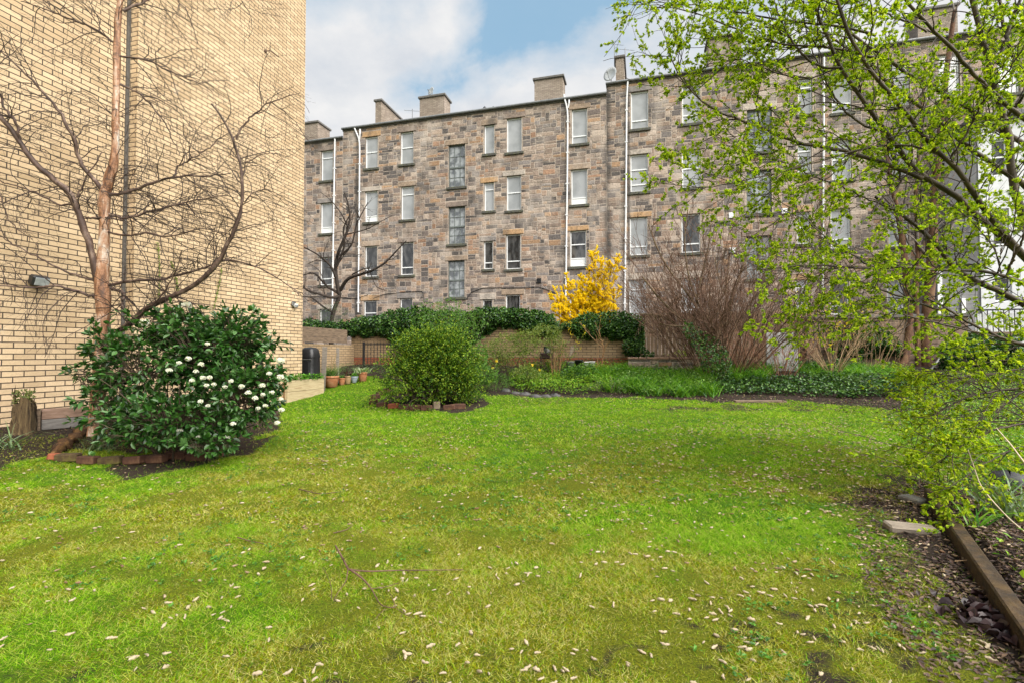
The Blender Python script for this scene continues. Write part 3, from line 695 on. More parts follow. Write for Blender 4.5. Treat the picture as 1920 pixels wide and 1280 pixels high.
for u, v, lb in ((1011, 527, 'black junction box on the tenement wall left of the forsythia'), (1470, 397, 'small white alarm box with a dark triangle beside the green stair window'), (1371, 405, 'small white alarm box between the barred stair window and its left neighbour'), (1373, 470, 'lower white box on the wall behind the brown shrub')):
    p = atY(u, v, YT); mb = MB(); mb.bar(p[0]-.13, p[0]+.13, YT-.10, YT-.021, p[2]-.14, p[2]+.14, bev=.02); o = tag(mb.build('wall_box', blackp if u == 1011 else WHITE, org=p), lb, 'wall box')
    if u == 1470:
        mk = MB(); mk.add([(p[0]-.06, YT-.104, p[2]-.05), (p[0]+.06, YT-.104, p[2]-.05), (p[0], YT-.104, p[2]+.07)], [[0, 1, 2]]); mk.build('warning_mark', blackp, o, )
# ------------------------------------------------------------------ back garden wall, fence, far right house
YW = 14.05
XS = -9.1
wallbuff = brickmat('aged_buff_brick', (.30, .215, .125), (.36, .26, .155), (.10, .08, .062), band=None, mort=.009)
gw = brickmat('garden_wall_brick', (.29, .205, .12), (.35, .25, .15), (.085, .068, .055), band=(atY(1130, 670.5, YW)[2]-.8, (.28, .085, .045)), mort=.009)
x1 = atY(1196, 640, YW)[0]; wt = atY(1000, 612, YW)[2]
mb = MB(); mb.bar(XS-.12, x1, YW, YW+.23, .3, wt)
t = thing('garden_wall', (-3, YW, .8), 'low buff brick wall with a red brick foot across the back of the garden under the ivy', 'wall')
mb.build('wall', gw, t)
cm = MB()
xx = XS-.2
while xx < x1+.02:
    L_ = min(.225, x1+.03-xx); cm.bar(xx, xx+L_-.008, YW-.02, YW+.25, wt+.002, wt+.067, bev=.008, col=(1, 1, 1)); xx += .225
cm.build('coping', simple('red_coping_brick', (.16, .05, .03), (.28, .10, .055), 12, .9, .5), t)
mb = MB(); mb.bar(XS-.24, XS, 9.9, YW-.03, .3, atX(640, 645, XS)[2]-.02); t = thing('side_wall', (XS, 12, .6), 'short buff brick side wall running back from the corner of the brick building', 'wall'); mb.build('wall', wallbuff, t)
darkwood = simple('dark_wet_timber', (.055, .038, .026), (.15, .105, .07), 5, .8, .6, .01, stretch=(1, 1, 9), c3=(.24, .17, .11))
greywood = simple('grey_weathered_timber', (.12, .10, .085), (.27, .23, .19), 6, .85, .6, .008, stretch=(1, 2, 10))
p0 = atX(566, 622, XS+.05); p1 = atX(651, 640, XS+.05)
z0, z1 = atX(651, 643.5, XS)[2], atX(651, 626, XS)[2]
mb = MB(); mb.bar(XS+.004, XS+.05, 10.2, p1[1], z0, z0+(z1-z0)*.49, bev=.004); mb.bar(XS+.004, XS+.05, 10.2, p1[1], z0+(z1-z0)*.51, z1+.12, bev=.004)
tag(mb.build('timber_boards', darkwood, org=(XS, 12, z0)), 'dark weathered boards fixed along the top of the side wall above the compost bin', 'boards')
# timber fence
fm = simple('fence_board_wood', (.13, .085, .05), (.28, .195, .12), 5, .85, .5, .008, stretch=(5, 5, .6), c3=(.36, .27, .18))
YF = 14.9
fx0 = atY(1200, 640, YF)[0]; fx1 = atY(1512, 640, YF)[0]
t = thing('board_fence', ((fx0+fx1)/2, YF, .8), 'brown vertical board fence behind the bare brown shrub', 'fence')
bm_ = MB(); x = fx0; k = 0
while x < fx1:
    w_ = .085+.012*RG.random(); zt = atY(1250, 588, YF)[2]+.03*RG.random(); bm_.box((x+w_/2, YF+(.0 if k % 2 else .022), (zt+.75)/2), (w_, .02, zt-.75), bev=.003, tilt=(0, .006*RG.normal()), col=None); x += w_+.012; k += 1
bm_.build('boards', fm, t)
rl = MB(); [rl.bar(fx0, fx1, YF+.045, YF+.09, z, z+.08) for z in (1.1, 1.8)]; rl.build('rails', fm, t)
p = atY(1197, 635, YW-.1); mb = MB(); mb.box((p[0]+.02, YW-.05, 1.35), (.06, .07, 1.1), bev=.004); tag(mb.build('fence_post', simple('pale_post', (.36, .33, .30), (.5, .47, .43), 9, .8, .4, stretch=(1, 1, .3)), org=(p[0], YW-.05, .8)), 'slim pale post at the right end of the ivy covered brick wall', 'post')
# low stone retaining wall
YR = 13.0
rx0 = atY(1178, 680, YR)[0]; rx1 = atY(1300, 680, YR)[0]; zt = atY(1240, 669, YR)[2]
t = thing('low_stone_wall', ((rx0+rx1)/2, YR, .7), 'low rubble wall with a reddish cap in the bed left of the bare brown shrub', 'wall')
mb = MB(); mb.bar(rx0, rx1, YR, YR+.2, .5, zt-.06, 1, col=(.3, .26, .22)); masonry(mb, rx0, rx1, zt-.5, zt-.06, YR, [], .06); mb.build('stones', [STONE, STONE], t)
mb = MB(); x = rx0-.02
while x < rx1: w_ = .2+.12*RG.random(); mb.box((x+w_/2, YR+.09, zt-.028), (w_-.012, .28, .055), .03*RG.normal(), bev=.01); x += w_
mb.build('cap', simple('reddish_cap_stone', (.15, .085, .06), (.27, .17, .12), 9, .9, .5), t)
# concrete slab
p0 = atY(1436, 624, 13.3); p1 = atY(1496, 688, 13.3)
mb = MB(); mb.box(((p0[0]+p1[0])/2, 13.3, (p0[2]+p1[2])/2-.1), (p1[0]-p0[0], .06, p0[2]-p1[2]+.2), bev=.008)
tag(mb.build('concrete_slab', simple('pale_concrete', (.24, .24, .24), (.42, .42, .42), 5, .9, .4, c3=(.5, .5, .5)), org=((p0[0]+p1[0])/2, 13.3, .7)), 'upright pale grey concrete slab behind the reddish stems', 'slab')
# brown stone garden wall further right
YB = 14.6
bx0 = atY(1512, 600, YB)[0]; bx1 = atY(1815, 600, YB)[0]; zt = atY(1650, 592, YB)[2]
t = thing('brown_garden_wall', ((bx0+bx1)/2, YB, .8), 'brown stone garden wall behind the two leaning trunks on the right', 'wall')
mb = MB(); mb.bar(bx0, bx1, YB, YB+.3, .4, zt-.07, 1, col=(.16, .12, .09)); masonry(mb, bx0, bx1, .7, zt-.08, YB, [], .08)
bw = simple('brown_sandstone', (.09, .06, .045), (.19, .135, .10), 7, .9, .8, .02, c3=(.27, .20, .15)); mb.build('stones', [bw, bw], t)
mb = MB(); mb.bar(bx0-.05, bx1+.05, YB-.05, YB+.35, zt-.068, zt+.02, bev=.015); mb.build('cope', COPE, t)
# white house at the right
YH = 24.4
hx0 = atY(1836, 400, YH)[0]; zt = atY(1836, 225, YH)[2]
whr = simple('white_render', (.52, .53, .55), (.66, .67, .69), 3, .8, .2, detail=4)
t = thing('white_rendered_house', (hx0+3, YH, .8), 'white rendered house glimpsed through the branches at the far right edge', 'house')
ops = []
for (a, c, b_, d) in ((1862, 262, 1892, 330), (1862, 392, 1892, 460), (1862, 520, 1894, 566)):
    ops.append((atY(a, 400, YH)[0], atY(b_, 400, YH)[0], atY(1870, d, YH)[2], atY(1870, c, YH)[2]))
mb = MB(); holed(mb, hx0, hx0+7, .8, zt, YH, ops, .12, 0, (1, 1, 1)); mb.bar(hx0, hx0+.15, YH+.13, YH+2.3, .8, zt, 0); mb.bar(hx0+.15, hx0+7, YH+.4, YH+.5, .8, zt, 0); mb.build('wall', whr, t)
for a, b_, c, d in ops: window(t, a, b_, c, d, YH, 'sashdark')
mb = MB(); mb.bar(hx0-.2, hx0+7.2, YH-.25, YH+2.4, zt+.004, zt+.16); mb.build('roof', slate, t)
# grey sided lean-to
gx0 = atY(1765, 520, 18.5)[0]; gx1 = atY(1832, 520, 18.5)[0]; zt2 = atY(1800, 498, 18.5)[2]
t = thing('grey_lean_to', ((gx0+gx1)/2, 18.5, .8), 'grey boarded lean-to with a white doorway edge between the trunks and the white house', 'shed')
mb = MB(); z = .8
while z < zt2: mb.bar(gx0, gx1, 18.5+.004*(int(z*100) % 3), 20.9, z, min(z+.14, zt2)-.004); z += .14
mb.build('cladding', simple('grey_cladding', (.17, .17, .175), (.25, .25, .255), 4, .7, .2), t)
mb = MB(); a = atY(1765, 560, 18.47)[0]; mb.bar(a-.10, a+.02, 18.44, 18.49, .85, atY(1770, 508, 18.5)[2]); a = atY(1806, 560, 18.47)[0]; mb.bar(a-.05, a+.05, 18.44, 18.49, .85, atY(1806, 560, 18.5)[2]); mb.build('white_posts', WHITE, t)
mb = MB(); mb.bar(gx0-.15, gx1+.15, 18.3, 21, zt2+.004, zt2+.10); mb.build('roof', slate, t)
# raised white landing with dark railings
YL = 15.5
lx0 = atY(1832, 600, YL)[0]; lx1 = lx0+4.2; z0 = atY(1880, 622, YL)[2]; z1 = atY(1880, 586, YL)[2]
t = thing('white_landing', ((lx0+lx1)/2, YL, .8), 'raised landing with white boards and thin dark railings at the right edge', 'landing')
mb = MB(); mb.bar(lx0, lx1, YL+.06, YL+.10, z0, z1-.02); mb.build('boards', WHITE, t)
mb = MB(); mb.bar(lx0-.05, lx1, YL-.05, YL+1.6, z0-.10, z0-.003); mb.build('deck', darkwood, t)
mb = MB(); x = lx0
while x < lx1: mb.bar(x-.008, x+.008, YL, YL+.016, z0, z1+.05); x += .115
mb.bar(lx0, lx1, YL-.01, YL+.03, z1+.052, z1+.09); mb.build('railing', blackp, t)
mb = MB(); [mb.bar(x, x+.1, YL+.1, YL+.2, .7, z0-.102) for x in (lx0+.05, lx0+1.6, lx0+3.3)]; mb.build('legs', darkwood, t)
# metal steps leaning up to the landing
a = atY(1838, 634, YL-.5); b_ = atY(1797, 694, YL-1.6)
d = b_-a; t = thing('metal_steps', b_, 'steep grey metal steps leading up to the white landing', 'steps')
for k, sx in ((0, 0), (1, -.55)):
    mb = MB(); q = np.array([sx, 0, 0]); mb.tubes(np.array([a+q, (a+b_)/2+q, b_+q]), np.full(3, .045), 4); mb.build('stringer', greym, t)
mb = MB()
for s in np.linspace(.12, .92, 6): c = a+d*s; mb.box(c+np.array([-.27, 0, 0]), (.52, .16, .03), bev=.004)
mb.build('treads', greym, t)
# ------------------------------------------------------------------ left side garden objects
# railing
YQ = 13.2
x0 = atY(682, 660, YQ)[0]; x1 = atY(738, 660, YQ)[0]; zt = atY(700, 643, YQ)[2]; zb = atY(700, 690, YQ)[2]
t = thing('iron_railing', (x0, YQ, zb), 'black iron railing with thin upright bars beside the terracotta pots', 'railing')
mb = MB(); x = x0+.14
while x < x1+.5: mb.tubes(np.array([(x, YQ, zb-.05), (x, YQ, (zt+zb)/2), (x, YQ, zt+.03)]), np.full(3, .009), 6); x += .108
mb.build('bars', blackp, t)
mb = MB(); mb.bar(x0, x1+.5, YQ-.01, YQ+.01, zt-.05, zt-.02); mb.bar(x0, x1+.5, YQ-.01, YQ+.01, zb+.05, zb+.08); mb.build('rails', blackp, t)
mb = MB(); zz = atY(683, 641, YQ)[2]; mb.bar(x0-.03, x0+.03, YQ-.03, YQ+.03, zb-.2, zz, bev=.006); mb.build('post', blackp, t)
# compost bin
c = gP(580, 735); c = CAM+ray(581.5, 700)*12.0; gx, gy = c[0], c[1]; g0 = float(gz(gx, gy)); ht = atY(581, 650, gy)[2]-g0
hw = .5*29/F*12.0
t = thing('compost_bin', (gx, gy, g0), 'black plastic compost bin with a domed lid against the brick building corner', 'compost bin')
prof = [(0, 0), (hw*1.12, 0), (hw*1.08, ht*.3), (hw*1.06, ht*.31), (hw*1.02, ht*.62), (hw*.98, ht*.78)]
def rsq(c, prof, mb, k=32, e=4.0, m=0):
    a = np.arange(k)*2*pi/k; cx = np.sign(np.cos(a))*np.abs(np.cos(a))**(2/e); sy_ = np.sign(np.sin(a))*np.abs(np.sin(a))**(2/e)
    V = np.array([[c[0]+r*x, c[1]+r*y, c[2]+z] for r, z in prof for x, y in zip(cx, sy_)]); i = np.arange(len(prof)*k).reshape(len(prof), k)
    mb.add(V, np.stack([i[:-1], np.roll(i[:-1], -1, 1), np.roll(i[1:], -1, 1), i[1:]], -1).reshape(-1, 4), m, True)
mb = MB(); rsq((gx, gy, g0), prof, mb); mb.build('bin_body', blackp, t)
mb = MB(); rsq((gx, gy, g0), [(hw*1.03, ht*.775), (hw*1.04, ht*.80), (hw*.97, ht*.86), (hw*.86, ht*.94), (hw*.6, ht*.985), (.001, ht)], mb); mb.build('lid', blackp, t)
mb = MB(); mb.box((gx, gy-hw*1.06, g0+ht*.5), (hw*1.3, .02, ht*.42), bev=.008); mb.build('front_panel', blackp, t)
mb = MB(); mb.tubes(np.array([(gx-hw*.95, gy-hw*1.06, g0+ht*.735), (gx, gy-hw*1.1, g0+ht*.735), (gx+hw*.95, gy-hw*1.06, g0+ht*.735)]), np.full(3, .014), 6); mb.build('handle_rim', greym, t)
# leaning grey board and stub post
c = CAM+ray(607, 695)*12.4; g0 = float(gz(c[0], c[1])); zt = (CAM+ray(607, 650)*12.4)[2]
mb = MB(); mb.box((c[0], c[1], (zt+g0)/2), (.12, .025, zt-g0), .3, bev=.004, tilt=(.05, .06))
tag(mb.build('leaning_board', greywood, org=(c[0], c[1], g0)), 'grey weathered board leaning upright beside the compost bin', 'board')
c = CAM+ray(633, 690)*13.2; g0 = float(gz(c[0], c[1])); zt = (CAM+ray(633, 652)*13.2)[2]
mb = MB(); mb.box((c[0], c[1], (zt+g0)/2), (.07, .07, zt-g0), .3, bev=.006); tag(mb.build('wooden_post', greywood, org=(c[0], c[1], g0)), 'short wooden post behind the grassy potted plant', 'post')
# planter (two courses of sleepers)
a = gP(539, 755); b_ = gP(607, 738)
XP = a[0]; ya, yb = a[1], b_[1]; zb = float(gz(XP, ya))-.02; ztp = (CAM+ray(539.5, 713)*((XP-CAM[0])/ray(539.5, 713)[0]))[2]
hh = (ztp-zb)/2; yb = ya+ (atX(608, 708, XP)[1]-ya)
t = thing('raised_planter', ((XP-.4), (ya+yb)/2, zb), 'raised bed of pale wooden sleepers full of fresh green leaves by the brick wall', 'planter')
slp = simple('new_sleeper_wood', (.30, .22, .12), (.46, .37, .23), 4, .8, .6, .008, stretch=(4, .5, 6), c3=(.22, .13, .06))
slp2 = simple('shaded_sleeper_wood', (.16, .085, .035), (.27, .155, .07), 4, .8, .6, .008, stretch=(.6, 4, 6))  # darker brown copy for the camera-facing end, its shade put into the colour
PW_ = .62
for k in range(2):
    zz0 = zb+k*hh; mb = MB(); mb.bar(XP-.08, XP, ya+.001, yb, zz0+.002, zz0+hh-.003, bev=.006); mb.build('side_sleeper', slp, t)
    mb = MB(); mb.bar(XP-PW_, XP-.081, ya, ya+.08, zz0+.002, zz0+hh-.003, bev=.006); mb.build('end_sleeper', slp2, t)
    mb = MB(); mb.bar(XP-PW_, XP-.081, yb-.08, yb, zz0+.002, zz0+hh-.003, bev=.006); mb.build('end_sleeper', slp, t)
    mb = MB(); mb.bar(XP-PW_, XP-PW_+.08, ya+.081, yb-.081, zz0+.002, zz0+hh-.003, bev=.006); mb.build('side_sleeper', slp, t)
soilm = simple('dark_soil', (.012, .009, .007), (.05, .035, .025), 40, .95, 1, .03)
mb = MB(); mb.bar(XP-PW_+.08, XP-.08, ya+.08, yb-.08, zb+.05, ztp-.05); mb.build('soil', soilm, t)
# strawberry-like plants in it: one plant thing
n = 1500; p = np.stack([XP-PW_-.02+(PW_+.06)*RG.random(n), ya+(yb-ya)*RG.random(n), ztp-.02+.13*RG.random(n)], 1); d = rdir(n); d[:, 2] = np.abs(d[:, 2])*.4
mb = MB(); leaves(mb, p, unit(d), .06, .045, up=1.0)
GL = leafmat('fresh_leaf', [(.05, .17, .012), (.09, .26, .02), (.15, .36, .03)], .5, .35)
tag(mb.build('planter_leaves', GL, org=(XP-.4, (ya+yb)/2, ztp)), kind='stuff', label='bright green low leaves filling the wooden raised bed', cat='foliage')
# pots
TC = simple('terracotta', (.24, .085, .035), (.36, .15, .07), 8, .8, .4, c3=(.42, .24, .14))
TC2 = simple('buff_clay', (.26, .16, .08), (.36, .24, .13), 8, .8, .4)
BG_ = simple('blue_grey_glaze', (.20, .235, .29), (.32, .36, .42), 5, .25, .1)
STRAP = leafmat('strap_leaf', [(.04, .11, .02), (.07, .17, .03), (.12, .25, .04), (.20, .30, .08)], .45, .3)
DRY = leafmat('dry_stem', [(.30, .21, .10), (.40, .30, .16), (.22, .15, .08)], .8, .1)
DKLEAF = leafmat('dark_leaf', [(.012, .045, .010), (.02, .065, .013), (.035, .10, .02)], .35, .15, .6)
def pot(u, vb, vt, uw, mat, label, plant, d_=None, taper=.72):
    b0 = gP(u, vb); dd = np.linalg.norm((b0-CAM)[:2])*cos(0); f = -b0[0]*sin(A)+b0[1]*cos(A)
    r = uw/2/F*f; h = (vb-vt)/F*f
    t = thing('plant_pot', b0, label, 'plant pot')
    mb = MB(); mb.lathe(b0, [(r*taper*.9, 0), (r*taper, .005), (r*.93, h*.80), (r*.93, h*.81), (r*1.0, h*.82), (r*1.0, h), (r*.9, h), (r*.88, h*.82)], 24); mb.build('vessel', mat, t)
    mb = MB(); mb.lathe(b0, [(r*.9, h*.86), (r*.5, h*.9), (.001, h*.92)], 16); mb.build('soil', soilm, t)
    c = b0+np.array([0, 0, h*.9])
    return c, r, h, t
c, r, h, t = pot(621.5, 725, 704, 28, TC, 'widest terracotta pot with a tall grassy plant and straw coloured stalks', 'g')
mb = MB(); n = 200; q = np.tile(c, (n, 1))+RG.normal(size=(n, 3))*[.05, .05, 0]; blades(mb, q, .42*(.5+.6*RG.random(n)), .014, .5, .9, 0, seg=3); blades(mb, q[:40], .5, .008, .5, .5, 1, seg=3)
q = np.array([c, c+[.03, 0, .3], c+[.14, 0, .62]]); mb.tubes(np.array([q, q+[[0, 0, 0], [-.05, 0, 0], [-.12, 0, -.05]]]), np.full((2, 3), .01), 5, 1)
mb.build('grassy_plant', [STRAP, DRY], t)
c, r, h, t = pot(641, 721, 708, 12.5, TC, 'small terracotta pot just right of the widest pot', 'g'); mb = MB(); n = 50; blades(mb, np.tile(c, (n, 1))+RG.normal(size=(n, 3))*[.03, .03, 0], .16, .014, .5, .8, 0, seg=2); mb.build('plant', STRAP, t)
c, r, h, t = pot(652, 719, 704, 13, TC2, 'buff clay pot half hidden behind the blue grey one', 'g'); mb = MB(); n = 60; q = np.tile(c, (n, 1))+RG.normal(size=(n, 3))*[.05, .05, .04]+[0, 0, .08]; leaves(mb, q, rdir(n), .07, .04); mb.build('dark_plant', leafmat('maroon_leaf', [(.05, .02, .018), (.09, .03, .025), (.05, .07, .02)], .5, .2), t)
c, r, h, t = pot(664, 717, 705, 15, BG_, 'small blue grey glazed pot between the clay pots', 'g', taper=.5); mb = MB(); n = 60; q = np.tile(c, (n, 1))+RG.normal(size=(n, 3))*[.05, .05, .02]+[0, 0, .05]; leaves(mb, q, rdir(n), .06, .035); mb.build('plant', GL, t)
c, r, h, t = pot(680, 714, 697, 17.5, TC, 'terracotta pot at the right end of the row with pale striped leaves', 'g'); mb = MB(); n = 120; q = np.tile(c, (n, 1))+RG.normal(size=(n, 3))*[.08, .08, 0]; blades(mb, q, .22, .022, .7, .9, 0, seg=3); mb.build('plant', leafmat('striped_leaf', [(.10, .20, .05), (.30, .38, .18), (.50, .55, .38)], .5, .3), t)
# ------------------------------------------------------------------ bricks, logs and boards
BRK = simple('old_wet_brick', (.025, .012, .008), (.075, .032, .018), 9, .85, .7, .012, c3=(.16, .09, .045))
BRO = simple('orange_red_brick', (.17, .045, .02), (.28, .085, .04), 9, .85, .6, .01)
BRM = simple('mossy_brick', (.03, .02, .010), (.07, .045, .018), 14, .9, .9, .02, c3=(.11, .10, .02))
def brick_at(u, v, rz, mat, label, group, sz=(.225, .105, .075), name='brick', sink=.0, tilt=None):
    p = gP(u, v); mb = MB(); mb.box((p[0], p[1], p[2]+sz[2]/2-sink), sz, rz, bev=.012, tilt=tilt or (.08*RG.normal(), .06*RG.normal()))
    return tag(mb.build(name, mat, org=p), label, 'brick', group)
r0 = A
for i, (u, v, rz, mt, lb) in enumerate([(106, 860, .5, BRO, 'broken orange brick end at the left tip of the shrub border'), (128, 866, .1, BRM, 'first mossy brick of the border under the white flowered shrub'),
        (166, 868, .0, BRK, None), (208, 869, .02, BRM, None), (252, 868, -.05, BRK, None), (292, 866, .0, BRK, None), (330, 862, .06, BRK, None), (368, 860, .08, BRK, None), (404, 857, .1, BRK, None)]):
    brick_at(u, v+1.5*RG.normal(), r0+rz+.07*RG.normal(), mt, lb or 'dark wet brick edging the soil under the white flowered shrub', 'bricks edging the flowering shrub bed', (.19+.03*RG.random(), .11, .085) if 0 < i else (.14, .1, .07))
for u, v, rz, mt, lb in [(700, 757, 1.25, BRK, None), (704, 747, .95, BRK, None), (714, 740, .65, BRK, None), (727, 735, .4, BRK, None), (716, 763, -.15, BRK, None), (738, 765, -.02, BRO, 'bright orange red brick at the front of the round shrub border'),
        (758, 767, .03, BRK, None), (779, 768, .0, BRK, None), (800, 769, .04, BRK, None), (842, 768, .02, BRK, None), (862, 766, .2, BRK, None)]:
    brick_at(u, v, r0+rz, mt, lb or 'dark brick in the low ring around the round green shrub', 'bricks edging the round shrub bed', (.215, .10, .10))
brick_at(819, 766, r0, simple('pale_stone', (.16, .12, .08), (.26, .20, .14), 9, .9, .6), 'pale square stone in the ring around the round green shrub', None, (.12, .1, .14), name='stone')
# log and old rotten plank edge left of the bricks
logm = simple('rotten_log', (.02, .009, .004), (.09, .042, .014), 14, .95, 1, .04, stretch=(1, 1, 1), c3=(.22, .12, .04))
def logpath(name, pts, r, label, cat, mat, k=11, sag=0):
    P_ = smoothpath(pts, 26)+RG.normal(size=(26, 3))*r*.22; R_ = r*(1+.7*(RG.random(26)-.5)); R_[0] *= .5; R_[-1] *= .5
    mb = MB(); mb.tubes(P_, R_, k); V = mb.v[0]; V += RG.normal(size=V.shape)*r*.2
    return tag(mb.build(name, mat, org=pts[0]), label, cat)
logpath('rotten_log', [gP(104, 852)+[0, 0, .03], gP(124, 836)+[0, 0, .04], gP(146, 822)+[0, 0, .04], gP(168, 806)+[0, 0, .05], gP(196, 790)+[0, 0, .07]], .055, 'crumbling brown log edging the left side of the shrub bed', 'log', logm)
# railway sleeper plank box against the wall
wd = simple('red_brown_plank', (.10, .06, .04), (.22, .14, .10), 4, .85, .7, .01, stretch=(3, .4, 6), c3=(.30, .20, .16))
wd2 = simple('grey_plank', (.09, .08, .075), (.20, .185, .17), 5, .85, .7, .01, stretch=(3, .4, 6))
p0 = gP(77, 806); p1 = gP(176, 797); ang = math.atan2(p1[1]-p0[1], p1[0]-p0[0])
L_ = np.linalg.norm((p1-p0)[:2]); fd = np.linalg.norm((p0-CAM)[:2]); zt = CAM[2]+(p0[2]-CAM[2])*(766-663)/(806-663.)
t = thing('timber_edging_box', (p0+p1)/2, 'low box of reddish brown planks against the buff brick wall behind the birch', 'planter')
mid = (p0+p1)/2; hh = zt-p0[2]
for k in range(2):
    mb = MB(); mb.box((mid[0], mid[1], p0[2]+hh*(k+.5)/2), (L_, .05, hh/2-.004), ang, bev=.006); mb.build('plank', wd if k else wd2, t)
mb = MB(); mb.box(mid+np.array([-.22*sin(ang), .22*cos(ang), hh*.42]), (L_, .4, hh*.8), ang); mb.build('soil', simple('catkin_strewn_soil', (.05, .03, .022), (.13, .09, .07), 35, .95, 1, .02), t)
mb = MB(); mb.box(p0+np.array([-.04*cos(ang), -.04*sin(ang), hh*.5]), (.05, .12, hh*1.02), ang, bev=.006); mb.build('end_post', darkwood, t)
# tree stump with ivy
c = gP(42, 812); t = thing('tree_stump', c, 'broken mossy tree stump with a ragged top beside the plank box', 'stump')
f = -c[0]*sin(A)+c[1]*cos(A); hs = (812-742)/F*f; rs = 16/F*f
mb = MB(); a = np.arange(18)*2*pi/18; nr = 9; V = []
for i in range(nr):
    q = i/(nr-1)
    for k, th in enumerate(a):
        rr = rs*(1.2-.35*q**.6)*(1+.16*sin(5*th+1+q)+.14*sin(9*th+2*q)+.06*RG.normal()) ; V.append((c[0]+rr*cos(th)+.02*q, c[1]+rr*sin(th), c[2]-.03+hs*q*(1+(.20*sin(3*th+2)+.18*RG.normal() if i == nr-1 else 0))))
i = np.arange(nr*18).reshape(nr, 18); mb.add(V, np.stack([i[:-1], np.roll(i[:-1], -1, 1), np.roll(i[1:], -1, 1), i[1:]], -1).reshape(-1, 4), 0, True)
mb.lathe(c+np.array([0, 0, hs*.8]), [(rs*.85, 0), (.001, .02)], 12); mb.build('trunk', simple('stump_wood', (.02, .012, .006), (.10, .065, .03), 9, .95, 1, .03, stretch=(5, 5, .5), c3=(.20, .15, .07)), t)
mb = MB(); n = 260; th = RG.random(n)*2*pi; p = np.stack([c[0]+rs*1.0*np.cos(th)*RG.random(n)**.5, c[1]+rs*np.sin(th)*RG.random(n)**.5, c[2]+hs*(.8+.35*RG.random(n))], 1); leaves(mb, p, rdir(n), .028, .022); mb.build('moss_tuft', leafmat('mossy_leaf', [(.07, .12, .02), (.14, .17, .04), (.20, .18, .07)], .6, .3), t)
# weathered plank at the back bed edge
p = gP(1425, 754); mb = MB(); mb.box(p+np.array([0, .03, .02]), (.98, .16, .045), A*.8, bev=.008); tag(mb.build('old_plank', darkwood, org=p), 'dark plank lying at the front edge of the far bed', 'plank')
# sleeper edging and loose offcut at the right
slm = simple('wet_brown_sleeper', (.010, .006, .003), (.045, .024, .007), 7, .7, .9, .02, stretch=(1.6, 1.6, 4), c3=(.085, .05, .014))
pa = np.array([bedx(4.95), 4.95]); pb = np.array([bedx(1.9), 1.9]); 
for (ya_, yb_, lb) in ((4.6, 2.0, 'long wet brown sleeper edging the leafy bed at the lower right'),):
    xa_, xb_ = float(bedx(ya_)), float(bedx(yb_)); g_ = (float(gz(xa_-.2, ya_))+float(gz(xb_-.2, yb_)))/2
    L_ = math.hypot(xb_-xa_, yb_-ya_); an = math.atan2(yb_-ya_, xb_-xa_)
    xa2, xb2 = xa_, xb_; ga, gb_ = float(gz(xa_-.15, ya_)), float(gz(xb_-.15, yb_))
    mb = MB(); mb.box(((xa_+xb_)/2, (ya_+yb_)/2, g_+.02), (L_, .075, .15), an, bev=.008, tilt=(0, 0)); V = mb.v[-1]
    tt = ((V[:, 0]-xa_)*(xb_-xa_)+(V[:, 1]-ya_)*(yb_-ya_))/L_**2; V[:, 2] += (ga+(gb_-ga)*tt)-g_
    tag(mb.build('sleeper_edging', slm, org=((xa_+xb_)/2, (ya_+yb_)/2, g_)), lb, 'sleeper')
p = gP(1716, 1002); mb = MB(); mb.box(p+np.array([0, .05, .022]), (.29, .11, .05), A-.20, bev=.010, tilt=(.10, .05)); tag(mb.build('wood_offcut', simple('bleached_wood', (.13, .105, .08), (.29, .24, .19), 9, .85, .9, .01, stretch=(.8, 5, 6)), org=p), 'short bleached piece of board lying left of the wet sleeper', 'board')
p = gP(1712, 940); mb = MB(); mb.box(p+np.array([0, 0, .02]), (.12, .16, .04), .5, bev=.01); tag(mb.build('grey_stone', simple('grey_stone', (.12, .11, .10), (.22, .21, .19), 8, .9, .5), org=p), 'grey flat stone at the far end of the wet sleeper', 'stone')
p = gP(1893, 905); mb = MB(); mb.lathe(p-[0, 0, .03], [(.13, 0), (.14, .06), (.10, .12), (.001, .14)], 12); V = mb.v[0]; V += RG.normal(size=V.shape)*.008; tag(mb.build('dark_rock', simple('dark_rock', (.03, .03, .035), (.07, .07, .075), 7, .7, .7), org=p), 'rounded dark rock among the leaves near the right edge', 'rock')
# dark edging stones at the centre bed
for u, v in ((948, 733), (968, 738), (984, 740), (1004, 744), (1024, 744), (1040, 742)):
    p = gP(u, v); mb = MB(); mb.lathe(p-[0, 0, .03], [(.10, 0), (.10, .05), (.06, .085), (.001, .09)], 9); V = mb.v[0]; V += RG.normal(size=V.shape)*.01; V[:, 0] = p[0]+(V[:, 0]-p[0])*1.35
    tag(mb.build('edging_stone', simple('dark_slate_stone', (.035, .033, .034), (.09, .085, .085), 8, .8, .6) if u == 948 else bpy.data.materials['dark_slate_stone'], org=p), 'dark flat stone edging the middle of the far bed', 'stone', 'dark stones edging the far bed')
